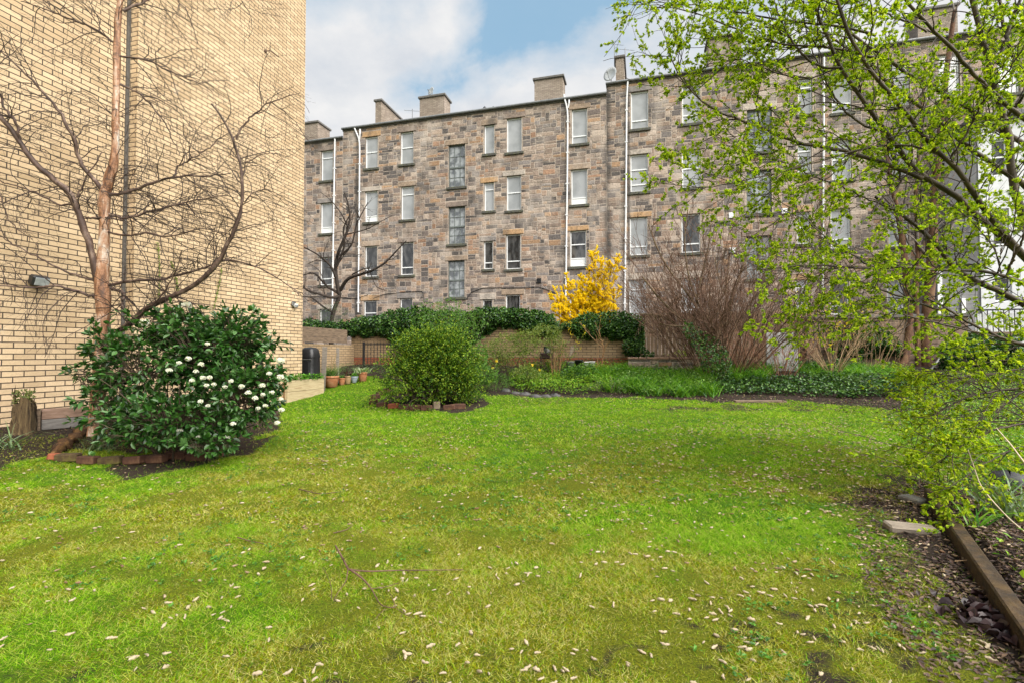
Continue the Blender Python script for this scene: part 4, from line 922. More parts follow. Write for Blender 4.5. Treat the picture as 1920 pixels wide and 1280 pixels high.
# barbecue / tubs by the garden wall
c = CAM+ray(1026, 678)*13.2; g0 = float(gz(c[0], c[1]))
t = thing('garden_stove', (c[0], c[1], g0), 'small black stove with a silver kettle shaped top against the garden wall', 'stove')
s = 13.2/F; zc = lambda v: (CAM+ray(1026, v)*13.2)[2]
mb = MB(); mb.bar(c[0]-13*s, c[0]+11*s, c[1]-.13, c[1]+.13, zc(672), zc(661), bev=.02); [mb.bar(c[0]+q*s-.015, c[0]+q*s+.015, c[1]-.1, c[1]-.07, g0-.05, zc(671)) for q in (-11, 9)]; mb.build('fire_box', simple('sooty_maroon_metal', (.02, .010, .010), (.06, .03, .028), 12, .4, .3), t)
mb = MB(); mb.lathe((c[0], c[1], zc(661.5)), [(6.5*s, 0), (6.5*s, 5*s), (4.5*s, 9*s), (2*s, 10*s), (.001, 10.5*s)], 18); mb.build('lid', greym, t)
mb = MB(); mb.bar(c[0]-7*s, c[0]+7*s, c[1]-.02, c[1]+.12, zc(658)+.01, zc(648.5), bev=.02); mb.build('hood', blackp, t)
whp = simple('white_plastic', (.62, .62, .63), (.75, .75, .76), 6, .4, .05); gyp = simple('grey_plastic', (.16, .17, .18), (.24, .25, .26), 6, .5, .1)
for u0_, u1_, v0_, v1_, mt, lb, nm in ((1062, 1077, 677, 685, gyp, 'low grey tub at the foot of the garden wall', 'grey_tub'), (1078, 1093, 674, 685, blackp, 'black crate tipped between the grey and white tubs', 'black_crate'), (1094, 1104, 677.5, 686, whp, 'left one of two white tubs at the foot of the garden wall', 'white_tub'), (1105, 1115.5, 677, 685.5, whp, 'right one of two white tubs at the foot of the garden wall', 'white_tub')):
    c = CAM+ray((u0_+u1_)/2, v1_)*13.0; g0 = c[2]; w_ = (u1_-u0_)/F*13; h_ = (v1_-v0_)/F*13
    t = thing(nm, (c[0], c[1], g0), lb, 'tub'); mb = MB(); rsq((c[0], c[1], g0-.08), [(.001, 0), (w_*.43, 0), (w_*.48, h_+.06), (w_*.53, h_+.062), (w_*.53, h_+.08), (w_*.46, h_+.08), (w_*.42, .1), (.001, .1)], mb); mb.build('vessel', mt, t)
# ------------------------------------------------------------------ vegetation
BIRCH = None
m, nt, b = NM('birch_bark')
n1 = noise(nt, 9, 8, .75, stretch=(1, 1, .28), dist=.5); n2 = noise(nt, 16, 6, .7, stretch=(.5, .5, 4)); n3 = noise(nt, 2.2, 4, .6)
g_ = nt.nodes.new('ShaderNodeNewGeometry'); sx_ = nd(nt, 'ShaderNodeSeparateXYZ'); nt.links.new(g_.outputs['Normal'], sx_.inputs[0])
c = ramp(nt, n1, [(.36, (.06, .028, .016)), (.44, (.20, .088, .040)), (.51, (.34, .175, .095)), (.57, (.44, .31, .23)), (.65, (.60, .54, .48))])
c = mixc(nt, ramp(nt, n2, [(.56, (0, 0, 0)), (.63, (.9, .9, .9))]), c, (.04, .022, .016))
nt.links.new(c, b.inputs['Base Color']); b.inputs['Roughness'].default_value = .6; bump(nt, b, n1, .8, .01); BIRCH = m
BTWIG = simple('dark_birch_twig', (.018, .010, .008), (.05, .030, .024), 14, .7, .3)
BLIMB = simple('birch_limb_bark', (.022, .013, .010), (.075, .043, .032), 9, .65, .5, c3=(.24, .17, .13), stretch=(1, 1, .6))
def pxpath(pts, d0, d1=None, n=14, jit=0.0):
    """a limb laid out from its bends; d0..d1 = distance in front of the camera"""
    d1 = d0 if d1 is None else d1; k = len(pts)
    P_ = np.array([CAM+ray(u, v)*(d0+(d1-d0)*i/(k-1)) for i, (u, v) in enumerate(pts)])
    return smoothpath(P_, n)
def limbset(defs, n=14):
    Ps, Rs = [], []
    for pts, d0, d1, w0, w1 in defs:
        P_ = pxpath(pts, d0, d1, n); Ps.append(P_); Rs.append(np.linspace(w0, w1, n)/2/F*np.linspace(d0, d1, n))
    return np.array(Ps), np.array(Rs)
bd_ = 5.85
trunk = [(178, 800, 30), (183, 760, 28), (187, 700, 25), (188, 640, 24), (194, 590, 25), (194, 555, 27), (190, 525, 25), (194, 478, 21), (197, 412, 18.5), (193, 378, 21), (204, 337, 20), (215, 304, 15.5), (217, 262, 14), (217, 205, 13), (219, 150, 13), (219, 94, 13), (221, 37, 11.5), (227, -10, 10), (236, -90, 8), (240, -220, 5)]
P_ = np.array([CAM+ray(u, v)*bd_ for u, v, w in trunk]); P_[0, 2] -= .1
rr = np.array([w for _, _, w in trunk])/2/F*bd_
dd = np.r_[0, np.cumsum(np.linalg.norm(np.diff(P_, axis=0), axis=1))]; tt = np.linspace(0, dd[-1], 90)
TP = np.stack([np.interp(tt, dd, P_[:, i]) for i in range(3)], 1); TR = np.interp(tt, dd, rr)
for _ in range(2): TP[1:-1] = (TP[:-2]+2*TP[1:-1]+TP[2:])/4
base = TP[0]
t = thing('birch_tree', base, 'peeling orange barked birch with bare drooping twigs in front of the buff brick wall', 'tree')
mb = MB(); mb.tubes(TP, TR*.86*(1+.05*np.convolve(RG.normal(size=92), [.3, .4, .3], 'valid')), 18); V = mb.v[0]; V += RG.normal(size=V.shape)*.0022; mb.build('trunk', BIRCH, t)
defs = [
 ([(188, 535), (180, 505), (172, 472), (150, 412), (136, 370), (124, 347), (90, 332), (64, 304), (37, 268), (22, 240), (0, 217), (-60, 150)], bd_, 5.45, 15, 8),
 ([(36, 268), (34, 250), (30, 228), (8, 204), (-2, 165), (-20, 120)], 5.55, 5.4, 6, 3),
 ([(197, 366), (190, 352), (161, 322), (141, 288), (146, 272), (124, 232), (112, 204), (82, 176), (37, 127), (-5, 92)], bd_, 5.5, 9, 3),
 ([(200, 366), (244, 362), (274, 347), (311, 337), (337, 330), (394, 330), (431, 326)], bd_, 6.1, 8, 2),
 ([(328, 331), (331, 314), (375, 289), (420, 255), (440, 240)], 6.0, 6.2, 4, 1.5),
 ([(196, 640), (225, 622), (248, 604), (259, 589), (287, 568), (323, 560), (352, 543), (388, 521), (413, 489), (428, 460), (442, 431), (456, 375), (454, 319), (442, 262), (424, 232), (397, 195)], bd_, 5.7, 15, 3.5),
 ([(442, 262), (450, 242), (465, 225), (499, 195), (562, 176)], 5.75, 5.8, 4.5, 1.5),
 ([(455, 330), (462, 305), (490, 290), (520, 288)], 5.75, 5.8, 3, 1.2),
 ([(458, 380), (475, 360), (500, 355), (530, 370)], 5.75, 5.8, 3, 1.2),
 ([(200, 400), (232, 412), (270, 401), (319, 386), (375, 375), (424, 366)], bd_, 6.1, 6, 2),
 ([(203, 435), (240, 444), (270, 435), (319, 446), (375, 427), (430, 440)], bd_, 5.7, 5, 1.5),
 ([(216, 81), (180, 56), (146, 41), (97, 22), (37, 2)], bd_, 5.6, 5, 2),
 ([(222, 105), (277, 112), (311, 131), (375, 157), (400, 175)], bd_, 6.2, 5, 1.5),
 ([(220, 158), (259, 172), (289, 202), (311, 232), (337, 292)], bd_, 6.1, 4.5, 1.5),
 ([(190, 560), (154, 550), (108, 535), (54, 539), (0, 537), (-30, 530)], bd_, 5.4, 6.5, 2.5),
 ([(182, 528), (136, 514), (97, 496), (54, 474), (29, 460), (-20, 430)], bd_, 5.6, 5, 2),
 ([(200, 535), (251, 526), (305, 526), (338, 514), (377, 506), (431, 485), (485, 500), (539, 532), (562, 555)], bd_, 5.9, 7, 2),
 ([(205, 540), (232, 548), (228, 575), (232, 590)], bd_, 5.8, 6, 3),
 ([(142, 385), (110, 385), (75, 365), (40, 352), (0, 340), (-30, 335)], 5.75, 5.5, 5, 2),
 ([(150, 410), (200, 408), (235, 415)], 5.8, 5.8, 5, 2.5),
 ([(142, 370), (155, 350), (163, 325), (172, 318), (185, 300), (190, 285)], 5.75, 5.8, 4, 2),
 ([(188, 640), (230, 615), (300, 560), (335, 500), (340, 470)], 5.8, 5.5, 5, 2),
 ([(232, 20), (270, 5), (310, -30), (350, -90)], bd_, 6.3, 6, 3), ([(228, -30), (190, -60), (150, -120)], bd_, 5.6, 5, 3), ([(234, -80), (300, -90), (380, -60), (440, -20), (470, 30)], bd_, 6.4, 5, 1.5), ([(232, -60), (300, -40), (350, 20), (372, 80)], bd_, 6.2, 4, 1.5),
 ([(-40, 200), (-20, 300), (20, 420), (60, 450)], 5.5, 5.5, 3, 1.5)]
LP_, LR_ = limbset(defs, 26)
LP_ = LP_+RG.normal(size=LP_.shape)*.006
mb = MB(); mb.tubes(LP_, LR_*.84*(1+.06*RG.normal(size=LR_.shape)), 8); mb.build('limbs', BLIMB, t)
allP = np.concatenate([LP_, resample(TP[25:], 26)[None]]); allR = np.concatenate([LR_, np.full((1, 26), .008)])
T1, R1 = spawn(allP, np.minimum(allR, .011), 13, (.35, 1.2), .1, 1, 1.0, .1, .35, .05, 9, .55, .4, .0034)
T2, R2 = spawn(T1, R1, 12, (.12, .6), .12, 1, .8, .0, .3, .12, 6, .6, .45, .0026)
T3, R3 = spawn(T2, R2, 12, (.05, .24), .2, 1, .8, 0, .3, .12, 4, .7, .55, .0021)
def keepx(P, R, x):
    k = (P[:, :, 0] > x).all(1); return P[k], R[k]
T1, R1 = keepx(T1, R1, XF+.02); T2, R2 = keepx(T2, R2, XF+.02); T3, R3 = keepx(T3, R3, XF+.02)
mb = MB(); mb.tubes(T1, R1, 4); mb.tubes(T2, R2*.68, 3); mb.tubes(T3, R3*.6, 3); mb.build('twigs', BTWIG, t)
# nest-like tuft / catkin buds
kk = RG.integers(0, len(T3), 1400); p, q, _ = sampleP(T3, R3, kk, np.ones(1400)); mb = MB(); leaves(mb, p, unit(q+[0, 0, -.6]), .016, .006, m=0, up=.2); mb.build('buds', simple('birch_bud', (.08, .05, .03), (.16, .12, .05), 20), t)
# ------------------------------------------------------------------ flowering viburnum
def lobe(u, v, ru, rv, d, rd=None):
    c = CAM+ray(u, v)*d; return c, np.array([ru/F*d, (rd if rd else ru/F*d), rv/F*d])
STEM = simple('shrub_stem', (.035, .024, .016), (.10, .07, .045), 14, .8, .4)
VL = leafmat('viburnum_leaf', [(.008, .035, .005), (.016, .065, .008), (.03, .10, .012), (.05, .14, .02), (.08, .17, .05)], .36, .22, .5)
c0 = gP(330, 846); cx_ = CAM+ray(335, 663)*5.65; c0 = on(cx_[0], cx_[1])
t = thing('flowering_viburnum', c0, 'large dark green glossy shrub with white flower clusters below the birch', 'shrub')
lobes = [lobe(398, 672, 80, 78, 5.8, .5), lobe(450, 635, 46, 46, 5.8, .35), lobe(268, 690, 66, 62, 5.6, .5), lobe(330, 780, 115, 45, 5.45, .6), lobe(338, 618, 62, 36, 5.85, .4), lobe(462, 742, 50, 62, 5.6, .45), lobe(212, 650, 36, 28, 5.6, .3), lobe(200, 745, 38, 22, 5.5, .35), lobe(240, 780, 42, 34, 5.4, .35), lobe(395, 826, 52, 18, 5.2, .3), lobe(500, 710, 22, 40, 5.6, .3), lobe(160, 700, 20, 12, 5.55, .2)]
S1, SR1 = grow_stems(c0, 24, 1.25, .75, r=.011, base=.22, wob=.2)
S2, SR2 = spawn(S1, SR1, 6, (.2, .45), .25, 1, .8, .1, .25, 0, 6)
mb = MB(); mb.tubes(S1, SR1, 6); mb.tubes(S2, SR2, 4); mb.build('stems', STEM, t)
mb = MB(); lp = []
for i, (c, r) in enumerate(lobes):
    n = int((1450 if i not in (2, 6, 7, 8) else 950)*(r[0]*r[2])/.6)
    p, d = crownpts(c, r, n, .5, .4, seed=i+1.3); k = (p[:, 2] > gz(p[:, 0], p[:, 1])+.04)
    p, d = p[k], d[k]; lp.append((p, d))
    # rosettes: each point carries a short shoot with 5 leaves
    m5 = 5; pp = np.repeat(p, m5, 0); dv = unit(np.repeat(d, m5, 0)*.9+rdir(len(pp))*.9+[0, 0, .1]); pp = pp+dv*.012
    leaves(mb, pp, dv, .070, .040, det=True, up=.6, fold=.10, droop=.15)
sp0, sd0 = np.concatenate([q[0] for q in lp]), np.concatenate([q[1] for q in lp]); kq = RG.integers(0, len(sp0), 90); sdr = unit(sd0[kq]+.5*rdir(90)+[0, 0, .35])
SPR = sp0[kq][:, None, :]+sdr[:, None, :]*(np.linspace(0, 1, 5)[None, :, None]*(.12+.2*RG.random((90, 1, 1)))); leaf_on(mb, SPR, np.full((90, 5), .003), 9, .066, .036, .15, .9, det=True); SPRAYS = SPR
mb.build('foliage', VL, t)
tw = np.concatenate([np.stack([p-d*.22-[0, 0, .08], p-d*.1-[0, 0, .02], p], 1) for p, d in lp]); mb = MB(); mb.tubes(tw, np.tile([.004, .003, .0015], (len(tw), 1)), 3); mb.tubes(SPRAYS, np.full((90, 5), .0028), 4); mb.build('shoots', STEM, t)
FW = leafmat('white_petal', [(.72, .72, .68), (.80, .80, .77), (.68, .70, .60)], .6, .3)
fl = [(271, 606, 24, 5.5), (389, 645), (353, 672), (336, 680), (377, 683), (367, 696), (360, 713), (393, 707), (387, 722), (317, 694), (433, 714), (422, 725), (453, 724), (465, 736), (478, 746), (493, 739), (492, 722), (376, 752), (390, 760), (484, 765), (437, 794), (338, 807), (427, 818), (381, 845), (372, 818), (527, 748), (526, 706, 16), (526, 676, 20), (520, 792), (401, 720), (380, 708), (510, 735), (505, 700), (350, 573, 22, 5.8), (528, 768), (497, 760)]
for i, f in enumerate(fl):
    u, v = f[:2]; w_ = (f[2] if len(f) > 2 else 11+4*RG.random())*.72; dpt = f[3] if len(f) > 3 else 5.02+.25*abs(v-740)/150+(.12 if u > 480 else 0)
    c = CAM+ray(u, v)*dpt; r = w_/2/F*dpt
    mb = MB(); n = 46; d = rdir(n); d = unit(d-ray(u, v)*.5+[0, 0, .5]); p = c+d*r*(.75+.3*RG.random((n, 1)))*[1, 1, .7]
    for k in range(4):
        s = unit(np.cross(d, rdir(n))); leaves(mb, p, unit(s+.25*d), r*.42, r*.34, up=0, fold=.05)
    mb.build('flower_cluster', FW, t)
# ------------------------------------------------------------------ round shrub in the middle of the lawn
SL = leafmat('small_green_leaf', [(.012, .04, .003), (.03, .085, .005), (.065, .15, .008), (.13, .23, .012), (.24, .32, .025)], .5, .2, .2)
c0 = gP(812, 757); t = thing('round_green_shrub', c0, 'rounded arching shrub of small bright green leaves in a brick ring on the lawn', 'shrub')
fd = -c0[0]*sin(A)+c0[1]*cos(A)
S1, SR1 = grow_stems(c0, 60, 1.45, 1.3, r=.011, base=.3, wob=.18)
z_ = S1[:, :, 2]-c0[2]; S1[:, :, 2] -= .28*(np.linspace(0, 1, 8)**2)*(np.linalg.norm(S1[:, :, :2]-c0[:2], axis=2))
S2, SR2 = spawn(S1, SR1, 11, (.25, .65), .2, 1, .8, .05, .25, .08, 7)
S3, SR3 = spawn(S2, SR2, 9, (.1, .3), .1, 1, .7, .05, .25, .05, 5)
mb = MB(); mb.tubes(S1, SR1, 5); mb.tubes(S2, SR2*.7, 3); mb.build('stems', STEM, t)
mb = MB(); leaf_on(mb, S3, SR3, 4, .036, .022, .0, .9, clus=2); leaf_on(mb, S2, SR2, 8, .036, .022, .3, .9)
LB = [(812, 660, 48, 30), (770, 640, 36, 22), (852, 640, 38, 22), (815, 630, 34, 16), (745, 672, 30, 18), (775, 690, 36, 22), (840, 690, 42, 28), (878, 672, 26, 22), (872, 722, 34, 24), (845, 742, 34, 16), (892, 752, 26, 10), (738, 702, 24, 10), (800, 706, 34, 16), (765, 720, 24, 10), (880, 700, 22, 20), (812, 640, 60, 40)]
for i, (c, r) in enumerate([lobe(815+(u-815)*.92, 690+(v-690)*.94+6, a*.86, b_*.86, fd+.25*RG.normal()-.25*(v > 660), a/F*fd*.8) for u, v, a, b_ in LB]):
    n = int(5400*r[0]*r[2]); p, d = crownpts(c, r, n, .7, .35, seed=i+4.1); k = p[:, 2] > gz(p[:, 0], p[:, 1])+.05; p, d = p[k], d[k]
    sp_ = rdir(n)[:len(p)]; sh = unit(d+.8*sp_[:len(d)]+[0, 0, .25])
    for q in (0, .035, .07, .105, .14, .17): leaves(mb, p+sh*q+RG.normal(size=p.shape)*.012, unit(sh+.9*rdir(len(p))), .041, .027, up=.6)
mb.build('foliage', SL, t)
# ------------------------------------------------------------------ shrubs behind it and along the wall
def bush(name, lobes, base, label, mat, ln, wd, dens, nst=20, sth=1.2, spread=.8, det=False, k=3, lump=.35, inner=.5, stemm=None, cat='shrub'):
    t = thing(name, base, label, cat); S1, SR1 = grow_stems(base, nst, sth, spread, r=.008, base=.15, wob=.22); S2, SR2 = spawn(S1, SR1, 9, (.15, .5), .3, 1, .8, .15, .3, 0, 5)
    mb = MB(); mb.tubes(S1, SR1, 4); mb.tubes(S2, SR2*.7, 3); mb.build('stems', stemm or STEM, t)
    mb = MB(); leaf_on(mb, S2, SR2, 6, ln, wd, .2, .9)
    for i, (c, r) in enumerate(lobes):
        p, d = crownpts(c, r, int(dens*r[0]*r[2]), lump, inner, seed=i*1.7+len(name)*.37); p[:, 2] = np.maximum(p[:, 2], gz(p[:, 0], p[:, 1])+.02)
        pp = np.repeat(p, k, 0); dv = unit(np.repeat(d, k, 0)+rdir(len(pp))*1.1); leaves(mb, pp+dv*ln*.3, dv, ln, wd, up=.5, det=det)
    mb.build('foliage', mat, t); return t
OL = leafmat('olive_leaf', [(.07, .13, .015), (.12, .19, .025), (.18, .24, .04), (.25, .28, .07)], .5, .35)
WL = leafmat('wispy_leaf', [(.04, .12, .012), (.08, .19, .02), (.13, .25, .035)], .5, .35)
def bz(u, d): c = CAM+ray(u, 680)*d; return on(c[0], c[1])
bush('wispy_shrub', [lobe(830, 598, 56, 24, 13.2, .6), lobe(806, 582, 32, 18, 13.2, .4), lobe(868, 604, 42, 24, 13.2, .5), lobe(845, 572, 22, 14, 13.2, .3), lobe(850, 640, 60, 34, 13.2, .5)], bz(838, 13.2), 'loose light green shrub rising behind the round shrub against the tenement', WL, .042, .026, 1300, 34, 2.3, .45)
bush('olive_shrub', [lobe(952, 650, 40, 26, 12.6, .4), lobe(925, 668, 26, 20, 12.6, .3), lobe(985, 640, 28, 22, 12.6, .3)], bz(955, 12.6), 'olive green thin leaved shrub in front of the brick wall, left of the stove', OL, .038, .02, 5200, 30, 1.1, .9)
bush('leafy_perennial', [lobe(905, 702, 26, 20, 11.6, .35), lobe(898, 670, 20, 22, 12.2, .3)], bz(902, 11.8), 'mixed green leafy plant just right of the round shrub', WL, .05, .028, 4200, 12, .5, .8)
bush('leafy_perennial', [lobe(1075, 700, 24, 14, 11.9, .3), lobe(1098, 694, 18, 12, 12.0, .25)], bz(1082, 11.9), 'dark leafy plant in front of the grey and white tubs', leafmat('mid_green_leaf', [(.02, .07, .01), (.05, .13, .015), (.09, .2, .02)], .4, .25), .05, .03, 4200, 10, .35, .9)
bush('leafy_perennial', [lobe(985, 700, 22, 16, 12.0, .3), lobe(1010, 706, 18, 12, 11.8, .3)], bz(996, 12.0), 'yellow green leafy plant below the olive shrub and stove', OL, .045, .028, 4200, 10, .4, .9)
bush('olive_shrub', [lobe(1022, 628, 32, 20, 12.9, .4), lobe(1040, 644, 18, 14, 12.9, .25)], bz(1040, 12.9), 'olive green shrub arching over the black stove', OL, .038, .02, 5200, 20, 1.1, .8)
bush('dwarf_evergreen', [lobe(622, 590, 34, 20, 16.6, .4)], bz(618, 16.6)+[0, 0, .2], 'narrow grey green bush at the foot of the small bare tree', leafmat('grey_green_leaf', [(.035, .07, .03), (.06, .11, .04), (.10, .15, .06)], .6, .2), .03, .012, 2600, 10, 1.3, .3)
# pruned rose
RS = simple('rose_stem', (.16, .07, .03), (.32, .17, .08), 14, .7, .3, c3=(.22, .20, .08))
c0 = bz(1128, 12.4); t = thing('pruned_rose', c0, 'pruned rose bush with sawn orange brown stems against the garden wall', 'shrub')
Ps, Rs = limbset([([(1128, 684), (1132, 650), (1125, 628), (1116, 605)], 12.4, 12.6, 1.6, .7), ([(1128, 684), (1134, 655), (1128, 640), (1118, 636)], 12.4, 12.3, 2.2, 1.5), ([(1130, 670), (1135, 650), (1140, 643), (1143, 640)], 12.4, 12.2, 2.4, 2.4),
   ([(1132, 650), (1122, 620), (1126, 600)], 12.4, 12.5, 1.5, .7), ([(1128, 650), (1105, 628), (1088, 606)], 12.4, 12.6, 2, 1), ([(1120, 684), (1122, 650), (1118, 630)], 12.4, 12.4, 1.6, 1), ([(1131, 640), (1124, 636), (1122, 632)], 12.4, 12.2, 2.4, 2.4)], 8)
T1, R1 = spawn(Ps, Rs, 6, (.1, .5), .3, 1, .6, .5, .3, 0, 5); mb = MB(); mb.tubes(Ps, Rs*.7, 6); mb.tubes(T1, R1*.7, 4); mb.build('stems', RS, t); mb = MB(); leaf_on(mb, T1, R1, 2.2, .03, .02); mb.build('leaves', OL, t)
# climbing rose by the stove
c0 = bz(1042, 12.7); t = thing('bare_rose', c0, 'bare reddish stems tied upright just right of the stove', 'shrub'); S1, SR1 = grow_stems(c0, 14, 1.0, .12, r=.010, base=.12, wob=.12); T1, R1 = spawn(S1, SR1, 6, (.08, .3), .3, 1, .7, .3); mb = MB(); mb.tubes(S1, SR1, 5); mb.tubes(T1, R1, 3); mb.build('stems', RS, t)
# ------------------------------------------------------------------ ivy
IV = leafmat('ivy_leaf', [(.010, .035, .008), (.018, .06, .012), (.032, .095, .018), (.06, .14, .02), (.10, .20, .03)], .42, .2, .45)
def ivy(us, tops, bots, Yc, label, dens, thick=.36, ln=.074, mat=IV, org=None):
    u = np.linspace(us[0], us[-1], 400); area = np.trapz(np.interp(u, us, bots)-np.interp(u, us, tops), u); n = int(area*dens*2.4)
    q = RG.random(n*3)*(us[-1]-us[0])+us[0]; tp = np.interp(q, us, tops)+7*(vnoise(q, q*0, .09, 3)-.5)+4*(vnoise(q, q*0, .3)-.5); bt = np.interp(q, us, bots)+12*(vnoise(q, q*0, .08, 8)-.5)
    v = tp+(bt-tp)*RG.random(n*3)**.85; w_ = np.random.default_rng(3).random(n*3) < (bt-tp)/(np.max(bt-tp)); q, v = q[w_][:n], v[w_][:n]; tp = tp[w_][:n]; bt = bt[w_][:n]
    rel = (v-tp)/(bt-tp+1e-6)
    Yd = Yc+.16-(.10+thick*np.sin(np.clip(rel, 0, 1)*pi)**.6*(.35+.65*RG.random(len(q))))*(.7+.6*vnoise(q, v, .07))
    sx = (q-960)/F; sy = (640-v)/F; f = cos(TH)-sy*sin(TH); z = sin(TH)+sy*cos(TH); X_ = sx*cos(A)-f*sin(A); Y_ = sx*sin(A)+f*cos(A)
    p = CAM+np.stack([X_, Y_, z], 1)*(Yd/Y_)[:, None]
    d = unit(rdir(len(p))*.8+[0, -.5, -.35]); mb = MB(); leaves(mb, p, d, ln, ln*.8, up=.3, fold=.1, det=True)
    c = p.mean(0); return tag(mb.build('ivy', mat, org=c), label, 'ivy')
ivy([566, 600, 650, 690, 725, 745, 790, 850, 880, 905, 940, 990, 1030, 1040], [598, 602, 602, 594, 586, 578, 576, 582, 582, 574, 578, 578, 586, 588], [622, 624, 626, 630, 634, 648, 662, 655, 650, 632, 612, 622, 632, 634], YW, 'thick dark ivy draped over the left and middle of the garden wall', .42)
ivy([1030, 1060, 1085, 1105, 1140, 1180, 1198, 1208], [600, 604, 596, 588, 583, 586, 592, 600], [624, 618, 632, 636, 634, 640, 660, 640], YW, 'dense ivy mound on the right end of the garden wall below the forsythia', .46, .40, .06)
ivy([1168, 1180, 1196, 1210, 1226], [640, 630, 620, 652, 660], [664, 668, 670, 672, 672], YW-.25, 'ivy trailing to the ground at the foot of the pale post', .30, .2, .05)
ivy([1555, 1600, 1640, 1665, 1690], [612, 600, 604, 620, 640], [668, 672, 670, 668, 664], YB-.05, 'ivy hanging on the brown garden wall behind the straw coloured stems', .30, .3, .06)
ivy([1762, 1790, 1830, 1880, 1920], [645, 636, 625, 628, 630], [700, 700, 698, 700, 700], YB-.6, 'dark ivy and shadowy growth beneath the white landing', .16, .5, .07)
# ------------------------------------------------------------------ forsythia
YF_ = leafmat('forsythia_flower', [(.86, .65, .010), (.92, .75, .015), (.94, .82, .05), (.76, .55, .01)], .55, .4, .2)
FS = simple('forsythia_stem', (.10, .06, .03), (.22, .14, .07), 14, .8, .3)
c0 = CAM+ray(1098, 640)*15.0; c0 = on(c0[0], c0[1]); t = thing('forsythia', c0, 'bright yellow flowering forsythia rising above the ivy covered wall', 'shrub')
Ps = []
for u, v in [(1040, 572), (1052, 545), (1060, 522), (1075, 510), (1092, 540), (1108, 500), (1112, 470), (1125, 500), (1140, 520), (1158, 488), (1162, 500), (1165, 540), (1150, 560), (1130, 565), (1045, 590), (1060, 580), (1085, 560), (1100, 530), (1118, 478), (1150, 510), (1080, 528), (1035, 560), (1042, 605), (1170, 545), (1036, 580), (1048, 560), (1038, 545), (1066, 540), (1072, 575), (1095, 585), (1115, 580), (1128, 545), (1140, 545), (1105, 555), (1088, 520), (1130, 490), (1145, 495), (1058, 600), (1155, 580)]:
    e = atD(u, v, 14.6+.8*RG.random()); s0 = c0+[.25*RG.normal(), .15*RG.normal(), .2]; md = (s0+e)/2+[-.1*(e[0]-c0[0]), 0, .15]; Ps.append(smoothpath([s0, md, e], 12))
Ps = np.array(Ps); Rs = np.tile(np.linspace(.010, .004, 12), (len(Ps), 1))
T1, R1 = spawn(Ps, Rs, 10, (.2, .6), .35, 1, .7, .15, .3, .0, 7); T2, R2 = spawn(T1, R1, 9, (.08, .25), .1, 1, .7, .1, .3, 0, 4)
mb = MB(); mb.tubes(Ps, Rs, 5); mb.tubes(T1, R1, 3); mb.tubes(T2, R2*.7, 3); mb.build('stems', FS, t)
mb = MB()
leaf_on(mb, T1, R1, 46, .046, .028, .1, 1.0, clus=2); leaf_on(mb, T2, R2, 18, .046, .028, 0, 1.0, clus=2)
q = np.array([atD(u, v, 13.6) for u, v in [(1094, 626), (1083, 640), (1068, 606), (1066, 616), (1095, 612), (1070, 628), (1090, 652)]]); q = np.repeat(q, 9, 0)+RG.normal(size=(63, 3))*.035; leaves(mb, q, rdir(63), .04, .022)
mb.build('blossom', YF_, t)
# ------------------------------------------------------------------ small bare tree at the left end of the garden wall
TB = simple('dark_tree_bark', (.018, .013, .011), (.06, .045, .036), 10, .85, .6, .01)
defs = [([(621, 640), (622, 600), (626, 580), (636, 560), (637, 550)], 17.3, 17.2, 9, 7),
 ([(636, 552), (632, 535), (628, 500), (634, 470), (650, 440), (658, 410), (655, 385), (646, 362)], 17.2, 16.9, 8, 2.5),
 ([(638, 545), (646, 530), (652, 520), (690, 512), (722, 495), (742, 472), (762, 452)], 17.2, 16.4, 7, 2),
 ([(636, 555), (626, 560), (600, 552), (575, 545), (560, 530)], 17.2, 16.6, 6, 3),
 ([(634, 550), (610, 535), (590, 510), (572, 515), (555, 520)], 17.2, 16.6, 5, 2),
 ([(629, 520), (622, 500), (600, 480), (575, 466), (560, 460)], 17.1, 16.4, 5, 2),
 ([(637, 480), (660, 462), (668, 420), (690, 380)], 17.0, 16.6, 4, 1.5), ([(652, 425), (640, 400), (620, 375), (600, 360)], 16.9, 16.6, 3, 1),
 ([(660, 515), (690, 500), (705, 540), (725, 545)], 17.0, 16.6, 2.5, 1), ([(622, 585), (605, 575), (585, 558), (568, 556)], 17.2, 16.6, 4, 2), ([(628, 505), (640, 480), (648, 455), (642, 430), (655, 405)], 17.1, 16.6, 5, 2), ([(650, 440), (690, 430), (715, 415), (735, 405)], 16.9, 16.6, 2.5, 1)]
Ps, Rs = limbset(defs, 16); Ps[0][0, 2] = float(gz(Ps[0][0, 0], Ps[0][0, 1]))-.05
c0 = Ps[0][0].copy(); c0[2] += .05
t = thing('small_bare_tree', c0, 'small dark leafless tree with crooked branches at the left end of the garden wall', 'tree')
mb = MB(); mb.tubes(Ps[:1], Rs[:1], 9); mb.build('trunk', TB, t)
T1, R1 = spawn(Ps[1:], Rs[1:], 4.2, (.4, 1.3), .2, 1, .9, .2, .35, 0, 9, .5, .4, .007); T2, R2 = spawn(T1, R1, 4.5, (.15, .7), .2, 1, .8, .1, .3, 0, 6, .6, .5, .005)
mb = MB(); mb.tubes(Ps[1:], Rs[1:], 7); mb.tubes(T1, R1, 4); mb.tubes(T2, R2, 3); mb.build('branches', TB, t)
